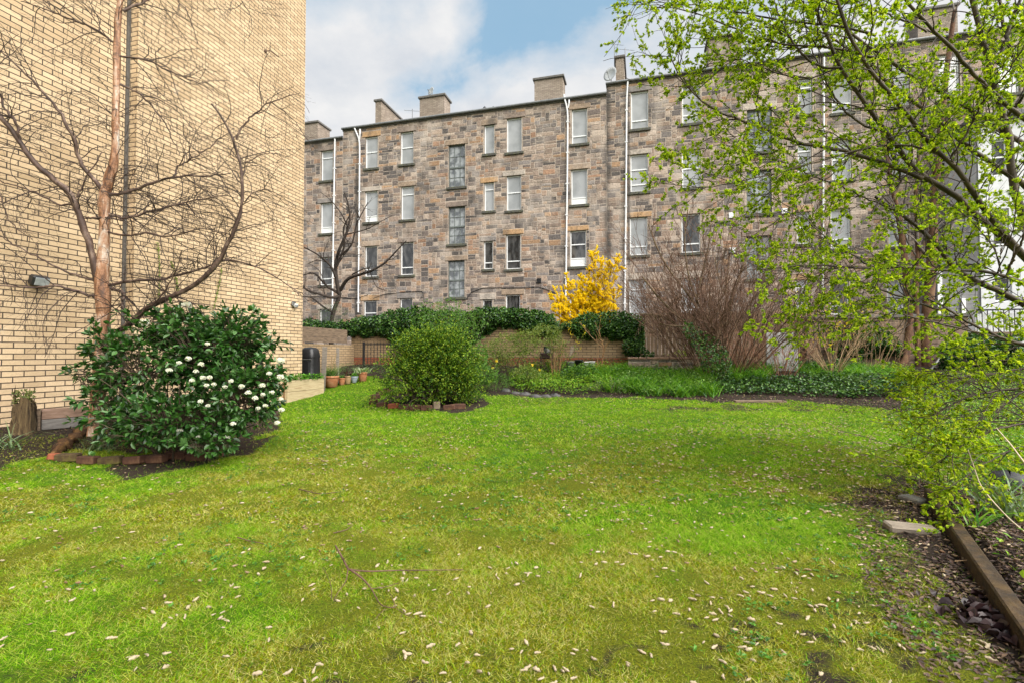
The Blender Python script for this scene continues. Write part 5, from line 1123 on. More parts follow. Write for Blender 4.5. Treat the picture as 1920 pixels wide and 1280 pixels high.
# ------------------------------------------------------------------ big bare brown shrub and the reddish stems
RB = simple('red_brown_twig', (.05, .026, .016), (.16, .085, .052), 12, .8, .3); DB = simple('dark_shrub_limb', (.04, .027, .018), (.13, .09, .05), 10, .85, .5, c3=(.17, .13, .06))
D0 = 12.3
defs = [([(1362, 705), (1352, 660), (1318, 628), (1290, 610), (1262, 585), (1235, 560), (1205, 520)], D0, 11.6, 9, 2.5),
 ([(1360, 700), (1345, 640), (1322, 612), (1300, 560), (1262, 520), (1232, 470), (1215, 420)], D0, 12, 7, 2), ([(1322, 625), (1285, 612), (1255, 611), (1232, 606), (1228, 592)], 12, 11.5, 5, 2),
 ([(1338, 690), (1345, 640), (1346, 612), (1375, 560), (1392, 500), (1420, 440)], D0, 12.6, 6, 2), ([(1344, 632), (1315, 620), (1290, 613)], 12.2, 12, 4, 2.5), ([(1345, 625), (1330, 600), (1310, 575), (1290, 520), (1282, 450), (1290, 390)], D0, 12.2, 5, 1.5),
 ([(1300, 690), (1298, 650), (1300, 600), (1310, 540), (1330, 460), (1335, 400)], D0, 12.3, 6, 1.5), ([(1305, 690), (1295, 640), (1270, 610), (1240, 590), (1210, 590), (1192, 588)], D0, 11.8, 5, 1.5),
 ([(1375, 700), (1385, 640), (1400, 590), (1425, 530), (1450, 480)], D0, 12.6, 5, 1.5), ([(1392, 700), (1400, 640), (1420, 600), (1455, 560), (1480, 520)], D0, 12.6, 5, 1.5), ([(1352, 700), (1362, 620), (1360, 540), (1370, 470), (1385, 410)], D0, 12.4, 5, 1.5),
 ([(1320, 700), (1330, 650), (1358, 600), (1375, 575), (1350, 540), (1340, 480)], D0, 12.2, 5, 1.5), ([(1268, 640), (1285, 650), (1300, 665), (1305, 690)], 11.9, 12.2, 2, 4)]
Ps, Rs = limbset(defs, 16); c0 = bz(1345, D0); t = thing('bare_brown_shrub', c0, 'very large leafless shrub with a haze of fine red brown twigs in the far bed', 'shrub')
S1, SR1 = grow_stems(c0, 140, 4.1, .85, r=.011, base=.85, wob=.16, npt=12)
A1 = np.concatenate([Ps[:, ::1][:, np.linspace(0, 15, 12).astype(int)], S1]); AR = np.concatenate([Rs[:, np.linspace(0, 15, 12).astype(int)], SR1])
T1, R1 = spawn(A1, AR, 3.6, (.5, 1.5), .25, 1, .55, .25, .3, 0, 9, .5, .4, .0058); T2, R2 = spawn(T1, R1, 4, (.2, .8), .1, 1, .5, .2, .25, 0, 6, .6, .5, .0045)
mb = MB(); mb.tubes(Ps, Rs, 7); mb.build('main_limbs', DB, t); mb = MB(); mb.tubes(S1, SR1, 4); mb.tubes(T1, R1, 3); mb.tubes(T2, R2, 3); mb.build('twigs', RB, t)
ivy([1282, 1300, 1320, 1350, 1372], [600, 605, 618, 640, 670], [628, 650, 690, 700, 705], 12.0, 'dark ivy climbing the base of the bare brown shrub', .09, .5, .05)
def stems(u, d, n, h, spread, label, mat, r=.008, base=.25, name='bare_stem_clump', lean=(0, 0)):
    c0 = bz(u, d); t = thing(name, c0, label, 'shrub'); S1, SR1 = grow_stems(c0, n, h, spread, lean, r=r, base=base, wob=.14, npt=9); T1, R1 = spawn(S1, SR1, 4.5, (.2, .7), .3, 1, .6, .2, .3, 0, 6, .6, .5, .0042)
    mb = MB(); mb.tubes(S1, SR1, 5); mb.tubes(T1, R1, 3); mb.build('stems', mat, t); return t
RED = simple('reddish_stem', (.17, .075, .045), (.30, .15, .09), 12, .75, .3); STR = simple('straw_stem', (.24, .15, .08), (.42, .29, .17), 12, .85, .3)
stems(1400, 11.9, 36, 1.5, .5, 'reddish bare stems crowding just right of the big brown shrub', RED); stems(1462, 11.6, 32, 1.35, .75, 'reddish brown fan of stems in front of the grey concrete slab', RED, base=.3)
stems(1562, 11.5, 40, 2.1, .8, 'tall fan of straw coloured stems right of the concrete slab', STR, base=.15); stems(1625, 12.4, 34, 1.5, .6, 'straw coloured dead stems in front of the ivy on the brown wall', STR, base=.5); stems(1520, 12.8, 34, 2.6, .45, 'thin brown stems rising behind the straw coloured fan', RB, base=.6); stems(1668, 12.6, 20, 1.1, .6, 'low pale dead stems left of the two leaning trunks', STR, base=.4)
# yellow forsythia remnants on the right
c0 = bz(1560, 13.2); t = thing('sparse_forsythia', c0, 'sparse forsythia with a few yellow flowers among brown stems on the right', 'shrub'); S1, SR1 = grow_stems(c0, 26, 2.7, .6, (.1, 0), r=.008, base=.4); T1, R1 = spawn(S1, SR1, 3, (.2, .6), .3, 1, .7, .1)
mb = MB(); mb.tubes(S1, SR1, 4); mb.tubes(T1, R1, 3); mb.build('stems', FS, t); mb = MB(); leaf_on(mb, T1, R1, 3.2, .04, .024, .2, 1.0, clus=2)
q = np.repeat(np.array([atD(u, v, 11.6) for u, v in [(1540, 632), (1535, 640), (1557, 645), (1548, 622), (1500, 575), (1475, 560), (1490, 585), (1520, 590), (1565, 605)]]), 10, 0); leaves(mb, q+RG.normal(size=q.shape)*.06, rdir(len(q)), .04, .025); mb.build('blossom', YF_, t)
# ------------------------------------------------------------------ bare two trunk tree at the back right
RT = simple('russet_bark', (.035, .018, .011), (.12, .058, .032), 8, .85, .9, .02, stretch=(1, 1, .4), c3=(.21, .13, .06))
D0 = 12.3
defs = [([(1688, 700), (1698, 680), (1703, 655), (1706, 600), (1700, 520), (1690, 430), (1668, 330), (1650, 220)], D0, 12.6, 15, 6),
 ([(1737, 702), (1735, 675), (1733, 640), (1740, 570), (1748, 480), (1750, 380), (1762, 270), (1772, 150), (1790, 20)], D0, 12.4, 20, 7),
 ([(1722, 690), (1722, 640), (1716, 560), (1722, 470), (1715, 370), (1725, 260), (1735, 120)], D0, 12.6, 9, 4)]
Ps, Rs = limbset(defs, 20)
for k in range(3): Ps[k][0, 2] = float(gz(Ps[k][0, 0], Ps[k][0, 1]))-.05
c0 = Ps[1][0]+[0, 0, .05]; t = thing('two_trunk_tree', c0, 'leafless tree with paired russet trunks and a fine grey twig crown at the back right', 'tree')
mb = MB(); mb.tubes(Ps, Rs*(1+.05*RG.normal(size=Rs.shape)), 9); mb.build('trunk', RT, t)
T0, R0 = spawn(Ps, Rs, 3.2, (1.4, 3.6), .2, 1, .6, .45, .25, 0, 12, .45, .35, .009); T1, R1 = spawn(T0, R0, 3.4, (.5, 1.6), .15, 1, .6, .3, .3, 0, 8, .5, .4, .006); T2, R2 = spawn(T1, R1, 4.0, (.2, .8), .1, 1, .6, .2, .3, 0, 6, .6, .5, .0047)
mb = MB(); mb.tubes(T0, R0, 5); mb.tubes(T1, R1, 3); mb.tubes(T2, R2, 3); mb.build('branches', simple('grey_twig', (.07, .055, .048), (.16, .13, .115), 12, .8, .3), t)
# ------------------------------------------------------------------ the budding tree at the right, trunk outside the frame
GB = simple('smooth_dark_bark', (.016, .011, .008), (.06, .042, .026), 7, .6, .5, .006, c3=(.13, .10, .05)); DT = simple('budding_twig', (.02, .013, .009), (.065, .043, .026), 12, .7, .3)
TRK = [(2075, 900), (2060, 760), (2030, 640), (1985, 560)]
defs = [([(1990, 560), (1950, 510), (1920, 482), (1898, 456), (1863, 430), (1823, 400), (1797, 366), (1766, 347), (1728, 335), (1703, 310), (1675, 266), (1634, 213), (1603, 166), (1575, 126), (1553, 79), (1540, 40), (1515, -20)], 4.3, 4.2, 17, 6),
 ([(1940, 500), (1890, 450), (1859, 413), (1819, 350), (1781, 300), (1747, 282), (1719, 235), (1675, 185), (1647, 154), (1619, 113), (1590, 70), (1567, 0), (1560, -60)], 4.2, 3.9, 14, 6),
 ([(1728, 335), (1700, 322), (1675, 313), (1644, 300), (1600, 288), (1559, 279), (1500, 269), (1476, 265), (1458, 247), (1404, 233), (1348, 212), (1317, 193), (1280, 154), (1255, 110), (1245, 60)], 4.25, 4.6, 10, 1.6),
 ([(1990, 420), (1930, 350), (1887, 325), (1828, 285), (1781, 247), (1750, 219), (1700, 179), (1656, 150), (1625, 122), (1590, 90), (1540, 60), (1480, 40)], 4.6, 5.0, 13, 3),
 ([(1990, 330), (1930, 275), (1875, 244), (1828, 210), (1781, 182), (1719, 147), (1675, 122), (1650, 100), (1600, 70), (1560, 30), (1500, -20)], 4.6, 5.0, 12, 4),
 ([(1990, 300), (1930, 230), (1880, 190), (1837, 150), (1797, 107), (1775, 82), (1753, 60), (1715, 20), (1680, -20)], 4.2, 4.0, 11, 6),
 ([(1985, 560), (1920, 420), (1894, 329), (1897, 279), (1884, 216), (1866, 170), (1856, 116), (1837, 60), (1822, -10), (1810, -80)], 4.4, 4.4, 18, 9),
 ([(1750, 285), (1712, 274), (1675, 271), (1625, 276), (1587, 288), (1545, 300), (1500, 313), (1481, 320), (1423, 332), (1364, 348), (1312, 354), (1270, 350), (1235, 342)], 4.1, 4.3, 5, 1.4),
 ([(1640, 68), (1600, 55), (1560, 48), (1500, 42), (1453, 35), (1394, 26), (1347, 14), (1300, 10), (1254, 9), (1222, -2)], 4.3, 4.5, 6, 1.6),
 ([(1640, 110), (1595, 95), (1554, 89), (1510, 87), (1465, 84), (1422, 70), (1371, 54), (1329, 32), (1289, 21), (1262, 14), (1180, 5)], 4.2, 4.5, 6, 1.4),
 ([(2010, 560), (1960, 545), (1920, 531), (1888, 517), (1874, 512), (1820, 508), (1771, 507), (1687, 502), (1640, 504), (1580, 500), (1520, 496), (1450, 500), (1410, 520)], 3.9, 4.1, 9, 1.6),
 ([(2060, 690), (1980, 665), (1920, 646), (1874, 632), (1834, 613), (1802, 599), (1771, 573), (1740, 560)], 4.0, 4.0, 10, 4),
 ([(1775, 578), (1752, 580), (1710, 564), (1663, 547), (1640, 540), (1600, 520), (1560, 525), (1530, 545)], 4.0, 4.2, 6, 1.6),
 ([(1900, 640), (1840, 625), (1780, 610), (1720, 600), (1660, 575), (1600, 570), (1540, 590), (1500, 625)], 4.0, 4.0, 5, 1.5),
 ([(2050, 640), (1980, 600), (1920, 573), (1874, 545), (1827, 526), (1790, 510), (1769, 475), (1745, 447), (1715, 423), (1690, 400), (1640, 370)], 4.6, 4.8, 18, 6),
 ([(1888, 517), (1898, 490), (1912, 462), (1930, 420)], 3.9, 3.7, 6, 4), ([(1874, 512), (1876, 470), (1880, 430)], 3.9, 3.9, 3, 1.5), ([(1782, 297), (1800, 270), (1825, 225), (1838, 195), (1870, 160), (1900, 120), (1925, 80)], 4.1, 3.6, 5, 2.5),
 ([(1575, 126), (1545, 130), (1510, 110), (1480, 70), (1460, 30), (1450, -10)], 4.2, 4.4, 6, 3), ([(1634, 400), (1655, 370), (1680, 360), (1690, 330), (1672, 290), (1665, 266)], 4.3, 4.3, 4, 5), ([(1660, 245), (1625, 240), (1590, 215), (1560, 175), (1545, 140), (1520, 90), (1505, 40)], 4.3, 4.5, 6, 2),
 ([(1640, 205), (1600, 200), (1540, 190), (1480, 205), (1420, 250), (1360, 260), (1330, 255)], 4.3, 4.4, 4, 1.2), ([(1575, 126), (1520, 150), (1460, 140), (1400, 115), (1340, 100), (1310, 75)], 4.3, 4.5, 4, 1.2), ([(1690, 400), (1640, 380), (1580, 350), (1520, 330), (1460, 300), (1400, 300)], 4.6, 4.7, 4, 1.5),
 ([(1600, 290), (1560, 330), (1510, 360), (1470, 400), (1440, 430), (1400, 440)], 4.4, 4.5, 3, 1), ([(1640, 504), (1600, 480), (1540, 440), (1500, 400), (1450, 370), (1410, 365)], 4.1, 4.3, 4, 1.2), ([(1560, 500), (1520, 530), (1480, 560), (1440, 590)], 4.1, 4.1, 3, 1),
 ([(1740, 60), (1700, 40), (1640, 20), (1580, -10)], 4.1, 4.3, 5, 2.5), ([(1870, 120), (1890, 60), (1915, -10)], 4.3, 4.2, 9, 6), ([(1990, 250), (1940, 160), (1900, 110), (1880, 40), (1870, -20)], 4.5, 4.6, 9, 6), ([(1890, 216), (1920, 180), (1950, 120)], 4.3, 4.0, 7, 4),
 # low drooping limbs
 ([(2060, 760), (1990, 740), (1930, 728), (1870, 730), (1810, 745), (1760, 770), (1720, 800)], 3.9, 4.1, 8, 1.5), ([(2060, 800), (1990, 800), (1930, 790), (1880, 800), (1830, 820), (1780, 850), (1740, 880)], 3.5, 3.7, 7, 1.3), ([(2060, 700), (1990, 690), (1920, 690), (1860, 700), (1800, 705), (1750, 720), (1700, 735)], 4.4, 4.7, 7, 1.3), ([(1990, 800), (1940, 830), (1890, 845), (1840, 870), (1800, 900), (1760, 920)], 3.3, 3.3, 5, 1.2), ([(1930, 728), (1880, 760), (1830, 790), (1790, 830)], 3.8, 3.8, 4, 1), ([(2000, 760), (1950, 690), (1900, 670), (1850, 680), (1790, 690), (1740, 700)], 4.0, 4.3, 5, 1.2)]
Ps, Rs = limbset(defs, 26); Ps = Ps+RG.normal(size=Ps.shape)*.004
TKP = np.array([CAM+ray(u, v)*d for (u, v), d in zip(TRK, (4.4, 4.35, 4.3, 4.3))]); g0 = float(gz(TKP[0, 0], TKP[0, 1])); TKP = np.concatenate([[[TKP[0, 0]+.05, TKP[0, 1], g0-.05]], TKP]); TKP = smoothpath(TKP, 20)
c0 = TKP[0]+[0, 0, .05]; t = thing('budding_tree', c0, 'spreading tree with dark bare limbs and fresh lime green leaves filling the right side', 'tree')
mb = MB(); mb.tubes(TKP, np.linspace(.15, .10, 20), 12); mb.build('trunk', GB, t)
mb = MB(); mb.tubes(Ps, Rs*.82*(1+.05*RG.normal(size=Rs.shape)), 9); mb.build('limbs', GB, t)
T0, R0 = spawn(Ps, np.minimum(Rs, .012), 12.5, (.35, 1.2), .18, 1, .75, .02, .3, .02, 10, .45, .35, .0032, fall=.45); T1, R1 = spawn(T0, R0, 7.5, (.12, .5), .12, 1, .75, .0, .3, .02, 7, .6, .45, .0024)
T2, R2 = spawn(T1, R1, 8, (.05, .2), .2, 1, .8, 0, .3, 0, 4, .7, .5, .0018)
def vis(P, R):
    u, v = proj(P[:, 0]); k = (u > 1150+30*RG.random(len(u))); f = -P[:, 0, 0]*sin(A)+P[:, 0, 1]*cos(A); k &= (u < 2150) & (f > 2.6) & ((v < 640) | (u > 1700)) & ~((u < 1400) & (v > 420)); k &= P[:, :, 2].min(1) > gz(P[:, 0, 0], P[:, 0, 1])+.02; return P[k], R[k]
T0, R0 = vis(T0, R0); T1, R1 = vis(T1, R1); T2, R2 = vis(T2, R2)
mb = MB(); mb.tubes(T0, R0, 5); mb.tubes(T1, R1*.85, 3); mb.tubes(T2, R2*.8, 3); mb.build('twigs', DT, t)
NL = leafmat('new_lime_leaf', [(.22, .36, .006), (.33, .47, .010), (.44, .56, .018), (.54, .62, .07), (.12, .23, .008)], .5, .5, .2)
mb = MB(); leaf_on(mb, T1, R1, 6.5, .029, .016, .15, .8, clus=4); leaf_on(mb, T2, R2, 4.4, .028, .016, .3, .8, clus=4); leaf_on(mb, T0, R0, 3.0, .036, .02, .3, .8, clus=3, det=True)
mb.build('foliage', NL, t)
# ------------------------------------------------------------------ bed planting
def bedpts(n, poly, ylo=1.5, yhi=14.2, xlo=-9, xhi=14):
    poly = np.asarray(poly, float); out = []
    tot = 0
    while tot < n:
        x = xlo+(xhi-xlo)*RG.random(n*4); y = ylo+(yhi-ylo)*RG.random(n*4); u, v = proj(np.stack([x, y, gz(x, y)], 1)); k = inpoly(u, v, poly) & (y*cos(A)-x*sin(A) > .8)
        out.append(np.stack([x[k], y[k], gz(x[k], y[k])], 1)); tot += k.sum()
        if k.sum() == 0: break
    return np.concatenate(out)[:n]
SG = leafmat('lush_blade', [(.03, .12, .008), (.07, .22, .012), (.14, .33, .018), (.22, .42, .04)], .4, .35)
HERB = leafmat('herb_leaf', [(.05, .16, .006), (.11, .27, .01), (.20, .38, .015), (.28, .40, .04)], .5, .35)
def strapmass(polys, label, h=.34, w_=.016, mat=SG):
    mb = MB()
    for poly, n in polys:
        p = bedpts(n, poly, 9, 14); c = p[::34]; q = c[RG.integers(0, len(c), len(p))]+RG.normal(size=p.shape)*[.07, .07, 0]; q[:, 2] = gz(q[:, 0], q[:, 1])
        blades(mb, q, h*(.6+.6*RG.random(len(q))), w_, .55, .95, 0, seg=3)
    tag(mb.build('strap_foliage', mat), kind='stuff', label=label, cat='foliage')
strapmass([([(1100, 700), (1200, 690), (1335, 700), (1345, 742), (1250, 744), (1150, 736)], 5200), ([(1370, 696), (1440, 694), (1440, 715), (1370, 716)], 900)], 'arching bright green strap leaves filling the bed left of the brown shrub', .36, .02)
strapmass([([(1500, 690), (1600, 688), (1700, 700), (1735, 728), (1690, 732), (1640, 712), (1500, 712)], 2300)], 'lighter strap leaves behind the ivy on the right of the bed', .26, .014)
def leafmass(polys, label, ln, wd, mat, hmax, name='low_foliage', det=False, ylo=9, yhi=14.2, lump=True):
    mb = MB()
    for poly, n in polys:
        p = bedpts(n, poly, ylo, yhi); hh = hmax*(.35+.9*fbm(p[:, 0], p[:, 1], 2.2, 5) if lump else 1); p[:, 2] += hh*RG.random(len(p))**.6
        d = rdir(len(p)); d[:, 2] = d[:, 2]*.5; leaves(mb, p, unit(d+[0, -.2, 0]), ln, wd, up=.9, det=det)
    return tag(mb.build(name, mat), kind='stuff', label=label, cat='foliage')
leafmass([([(1150, 708), (1335, 706), (1340, 744), (1200, 744), (1150, 738)], 3200)], 'dark and pale leafy ground plants between the strap leaves', .05, .032, leafmat('bed_leaf', [(.02, .07, .01), (.06, .15, .015), (.14, .28, .02), (.2, .3, .08)], .5, .3), .30)
leafmass([([(1335, 712), (1440, 712), (1560, 705), (1690, 712), (1715, 744), (1600, 748), (1480, 742), (1340, 738)], 5600)], 'dark glossy ivy covering the front of the far bed', .055, .045, IV, .17, 'ivy_ground_cover', True)
leafmass([([(950, 702), (1030, 690), (1140, 692), (1150, 735), (1080, 741), (1000, 738), (960, 732)], 9000)], 'bright low herbs at the middle of the far bed', .045, .03, HERB, .30)
leafmass([([(1640, 690), (1700, 690), (1770, 720), (1760, 740), (1680, 742), (1700, 715)], 2000)], 'yellow green low plants right of the ivy', .034, .024, HERB, .16)
leafmass([([(880, 690), (950, 676), (1060, 680), (1180, 676), (1180, 692), (1060, 700), (950, 722), (905, 730)], 6500), ([(300, 700), (715, 690), (760, 704), (720, 712), (690, 702), (612, 712)], 1800)], 'mixed low green plants along the foot of the brick wall', .034, .018, leafmat('mixed_green_leaf', [(.04, .09, .015), (.07, .15, .025), (.12, .19, .05), (.05, .10, .05)], .5, .3), .34)
leafmass([([(1340, 660), (1560, 665), (1640, 680), (1600, 700), (1340, 700)], 2200), ([(1170, 662), (1310, 662), (1300, 672), (1180, 674)], 500)], 'sparse dark undergrowth beneath the bare shrubs', .05, .036, IV, .3)
leafmass([([(1700, 705), (1960, 690), (1960, 870), (1860, 890), (1740, 870), (1690, 800)], 9000)], 'low fresh green seedlings under the budding tree', .036, .025, HERB, .16, ylo=2)
leafmass([([(-40, 840), (60, 820), (150, 812), (230, 800), (330, 835), (120, 850), (-40, 880)], 2600), ([(230, 820), (500, 800), (520, 815), (330, 845), (230, 845)], 700)], 'yellow green moss and seedlings around the birch bed', .014, .01, leafmat('moss_leaf', [(.15, .17, .015), (.25, .26, .02), (.10, .14, .02)], .7, .2), .02, 'moss_patch', ylo=2, yhi=9)
leafmass([([(1690, 900), (1860, 895), (1960, 900), (1960, 960), (1870, 955), (1790, 925)], 420), ([(1800, 1000), (1960, 1000), (1960, 1120), (1900, 1110)], 240)], 'green woodland leaves scattered behind the wet sleeper', .04, .024, HERB, .09, ylo=1.5, yhi=8)
# single plants
def clump(u, v, n, h, wd, label, mat, lean=.5, bend=.9, base=.05, name='strap_leaf_plant', seg=4):
    c = gP(u, v); mb = MB(); q = np.tile(c, (n, 1))+RG.normal(size=(n, 3))*[base, base, 0]; q[:, 2] = gz(q[:, 0], q[:, 1]); blades(mb, q, h*(.55+.6*RG.random(n)), wd, lean, bend, 0, seg=seg)
    return tag(mb.build(name, mat, org=c), label, 'plant')
GG = leafmat('grey_green_blade', [(.09, .15, .07), (.14, .21, .10), (.20, .27, .14), (.10, .19, .05)], .4, .3)
clump(14, 842, 26, .34, .016, 'spring onion like clump of pale green leaves at the left edge', GG, .7, 1.0, .06)
clump(188, 842, 55, .20, .010, 'limp grassy bulb leaves inside the brick border left of the viburnum', GG, .8, 1.1, .08)
clump(1893, 968, 60, .40, .018, 'grey green iris like clump at the right edge behind the wet sleeper', GG, .5, .8, .07)
clump(1836, 985, 14, .20, .014, 'small light green bulb leaves just behind the wet sleeper', SG, .6, .8, .03)
clump(1612, 722, 90, .3, .016, 'pale arching leaf clump rising out of the dark ivy', GG, .6, .9, .12)
clump(988, 712, 40, .24, .014, 'blue green daffodil leaves in the middle of the far bed', leafmat('daffodil_leaf', [(.05, .13, .06), (.09, .20, .09)], .45, .3), .35, .5, .06)
clump(905, 690, 60, .26, .013, 'blue green bulb leaves just right of the round shrub', GG, .5, .7, .1)
DY = leafmat('daffodil_petal', [(.85, .65, .03), (.88, .72, .10)], .5, .35)
for u, v, lb in ((931, 676, 'yellow daffodil nearest the round shrub in the far bed'), (999, 684, 'taller yellow daffodil beside the blue green leaves'), (1012, 694, 'small yellow daffodil below the stove'), (924, 690, 'low yellow daffodil left of the middle herbs')):
    tp = atD(u, v, 12.0); g0 = on(tp[0], tp[1]); t = thing('daffodil', g0, lb, 'flower'); mb = MB(); mb.tubes(np.array([g0, (g0+tp)/2+[.01, 0, 0], tp]), np.full(3, .004), 4); mb.build('stem', SG, t)
    mb = MB(); n = 14; d = unit(rdir(n)*[1, .4, 1]+[0, -.2, 0]); leaves(mb, np.tile(tp, (n, 1)), d, .045, .028); mb.build('petals', DY, t)
bush('variegated_shrub', [lobe(1140, 728, 36, 17, 11.5, .35), lobe(1112, 732, 20, 12, 11.4, .25)], gP(1140, 742)+[0, .25, 0], 'low grey variegated shrub at the lawn edge of the far bed', leafmat('variegated_leaf', [(.08, .13, .05), (.22, .26, .13), (.40, .42, .26), (.14, .18, .08)], .5, .25), .026, .017, 5200, 14, .35, 1.4)
bush('tufted_mound', [lobe(932, 714, 30, 14, 11.4, .35)], gP(932, 728)+[0, .2, 0], 'soft green mounded tuft right of the round shrub', WL, .04, .009, 5200, 14, .3, 1.4)
bush('golden_seedling', [lobe(1277, 662, 12, 5, 12.9, .15)], bz(1277, 12.95)+[0, 0, .3], 'tiny golden green plant on the low stone wall', leafmat('golden_leaf', [(.35, .45, .03), (.25, .38, .03)], .5, .3), .035, .022, 4200, 6, .12, 1.2, cat='plant')
# green climber shoots on the brick wall
for pts, lb in (([(297, 560), (300, 520), (298, 480), (296, 455)], 'thin green climbing shoot left on the buff brick wall'), ([(335, 555), (330, 520), (322, 492)], 'short green climbing shoot between two taller ones on the buff wall'), ([(400, 580), (408, 550), (416, 505)], 'thin green climbing shoot right on the buff brick wall')):
    Pq = smoothpath([atX(u, v, XF+.03) for u, v in pts], 14); t = thing('climbing_shoot', Pq[0], lb, 'climber'); mb = MB(); mb.tubes(Pq, np.full(14, .006), 4); mb.build('stem', OL, t); mb = MB(); leaf_on(mb, Pq[None], np.full((1, 14), .006), 60, .035, .022, 0, 1.2); mb.build('leaves', OL, t)
# dry arching stems and litter at the lower right
def stalk(pts, d0, d1, r, label, mat=STR, name='dry_stem'):
    Pq = pxpath(pts, d0, d1, 20); Pq[:, 2] = np.maximum(Pq[:, 2], gz(Pq[:, 0], Pq[:, 1])+.01); mb = MB(); mb.tubes(Pq, np.linspace(r, r*.5, 20), 6); tag(mb.build(name, mat, org=Pq[0]), label, 'stem')
PST = simple('pale_straw', (.40, .32, .22), (.58, .49, .36), 9, .8, .2)
stalk([(1930, 1003), (1895, 975), (1862, 940), (1838, 910), (1828, 880), (1815, 842)], 2.9, 3.2, .005, 'long pale dry stem arching over the lower right bed', PST)
stalk([(1935, 885), (1912, 855), (1895, 832), (1880, 815), (1868, 801)], 2.9, 3.2, .005, 'shorter pale dry stem near the right edge above the dark rock', PST)
stalk([(1790, 1051), (1815, 1049), (1850, 1053)], 2.75, 2.7, .003, 'thin dry twig lying across the wet sleeper', STR)
# fallen twig on the lawn
FT = simple('fallen_twig_bark', (.06, .032, .02), (.15, .085, .055), 14, .7, .3)
def gpath(pts, lift, w0, w1, n=14):
    q = np.array([gP(u, v) for u, v in pts]); q = smoothpath(q, n); q[:, 2] += lift if np.isscalar(lift) else np.interp(np.linspace(0, 1, n), np.linspace(0, 1, len(lift)), lift); f = -q[:, 0]*sin(A)+q[:, 1]*cos(A); return q, np.linspace(w0, w1, n)/2/F*f
t = thing('fallen_branch', gP(653, 1080), 'forked brown fallen branch lying on the lawn in the foreground', 'branch')
segs = [gpath([(629, 1052), (640, 1066), (653, 1084)], [.09, .07, .05], 3.6, 4.2), gpath([(653, 1084), (681, 1088), (728, 1084), (781, 1081), (869, 1074)], [.05, .045, .04, .03, .02], 3.0, 1.2), gpath([(655, 1084), (678, 1096), (697, 1114), (709, 1136), (722, 1149), (741, 1146)], [.05, .04, .03, .02, .02], 3.8, 1.6),
        gpath([(697, 1114), (722, 1111), (747, 1103)], .03, 1.5, 1.0), gpath([(652, 1084), (650, 1100), (630, 1124), (625, 1135)], [.05, .03, .02], 2.2, 1.4), gpath([(741, 1146), (735, 1130), (731, 1122)], .03, 1.4, .8), gpath([(722, 1149), (710, 1160), (702, 1170)], .02, 1.3, .8), gpath([(741, 1146), (760, 1160), (778, 1166)], .02, 1.2, .8), gpath([(622, 1132), (621, 1110), (606, 1080)], [.02, .04, .05], 1.1, .8)]
mb = MB()
for q, r in segs: mb.tubes(q, r, 6)
T1, R1 = spawn(np.array([q for q, _ in segs]), np.array([r for _, r in segs]), 7, (.04, .16), .3, 1, .8, .1, .3, 0, 5, .5, .5, .0011); T1[:, :, 2] = np.maximum(T1[:, :, 2], gz(T1[:, :, 0], T1[:, :, 1])+.008); mb.tubes(T1, R1*.8, 4); mb.build('twigs', FT, t)
for pts, lb in (([(445, 1012), (470, 1020), (495, 1024)], 'thin dark twig on the lawn left of the fallen branch'), ([(625, 1004), (650, 998), (662, 988)], 'thin dark twig on the lawn just beyond the fallen branch'), ([(560, 920), (600, 930), (640, 925)], 'fine twig on the lawn in front of the viburnum soil')):
    q, r = gpath(pts, .02, 2.2, 1.2); mb = MB(); mb.tubes(q, r, 5); tag(mb.build('twig', FT, org=q[0]), lb, 'twig')
for u, v, lb in ((1000, 752, 'left small leafy cutting lying at the far edge of the lawn'), (1038, 756, 'right small leafy cutting lying at the far edge of the lawn')):
    c = gP(u, v); S1, SR1 = grow_stems(c, 7, .45, 2.4, r=.004, base=.15, npt=6); T1, R1 = spawn(S1, SR1, 10, (.05, .15), .2, 1); t = thing('leafy_cutting', c, lb, 'twig'); mb = MB(); mb.tubes(S1, SR1, 4); mb.build('stems', FT, t); mb = MB(); leaf_on(mb, T1, R1, 2, .03, .012); mb.build('leaves', WL, t)
# leaf litter
LT = leafmat('brown_litter', [(.03, .017, .014), (.06, .032, .025), (.10, .055, .035), (.04, .025, .02), (.16, .10, .06)], .6, .05)
mb = MB()
p = bedpts(9000, [(1600, 930), (1720, 900), (1960, 890), (2000, 1300), (1750, 1290), (1620, 1100)], 1.2, 7); p[:, 2] += .012*RG.random(len(p)); d = rdir(len(p)); d[:, 2] *= .25; leaves(mb, p, unit(d), .028, .018, up=1.4)
p = bedpts(2200, [(1250, 744), (1500, 740), (1740, 745), (1960, 700), (1960, 800), (1760, 800), (1500, 762), (1330, 756)], 6, 14); p[:, 2] += .02*RG.random(len(p)); d = rdir(len(p)); d[:, 2] *= .3; leaves(mb, p, unit(d), .05, .03, up=1.2)
p = bedpts(2600, POLY['viburnum'], 3, 9); p = np.concatenate([p, bedpts(1600, POLY['strip'], 2, 9)]); d = rdir(len(p)); d[:, 2] *= .3; leaves(mb, p+[0, 0, .01], unit(d), .03, .018, up=1.2)
tag(mb.build('leaf_litter', LT), kind='stuff', label='dark brown leaf litter and bark bits on the bare soil', cat='leaf litter')
# dark crumpled leaf heap by the sleeper
mb = MB(); c = gP(1862, 1165); n = 120; p = c+RG.normal(size=(n, 3))*[.07, .09, .008]+[0, 0, .015]; d = rdir(n); d[:, 2] *= .3; leaves(mb, p, unit(d), .06, .045, up=.8, det=True, fold=.3); tag(mb.build('leaf_heap', leafmat('purple_brown_leaf', [(.02, .010, .012), (.045, .022, .022), (.03, .018, .018)], .4, .05), org=c), 'heap of dark purple brown dead leaves beside the wet sleeper', 'leaves')
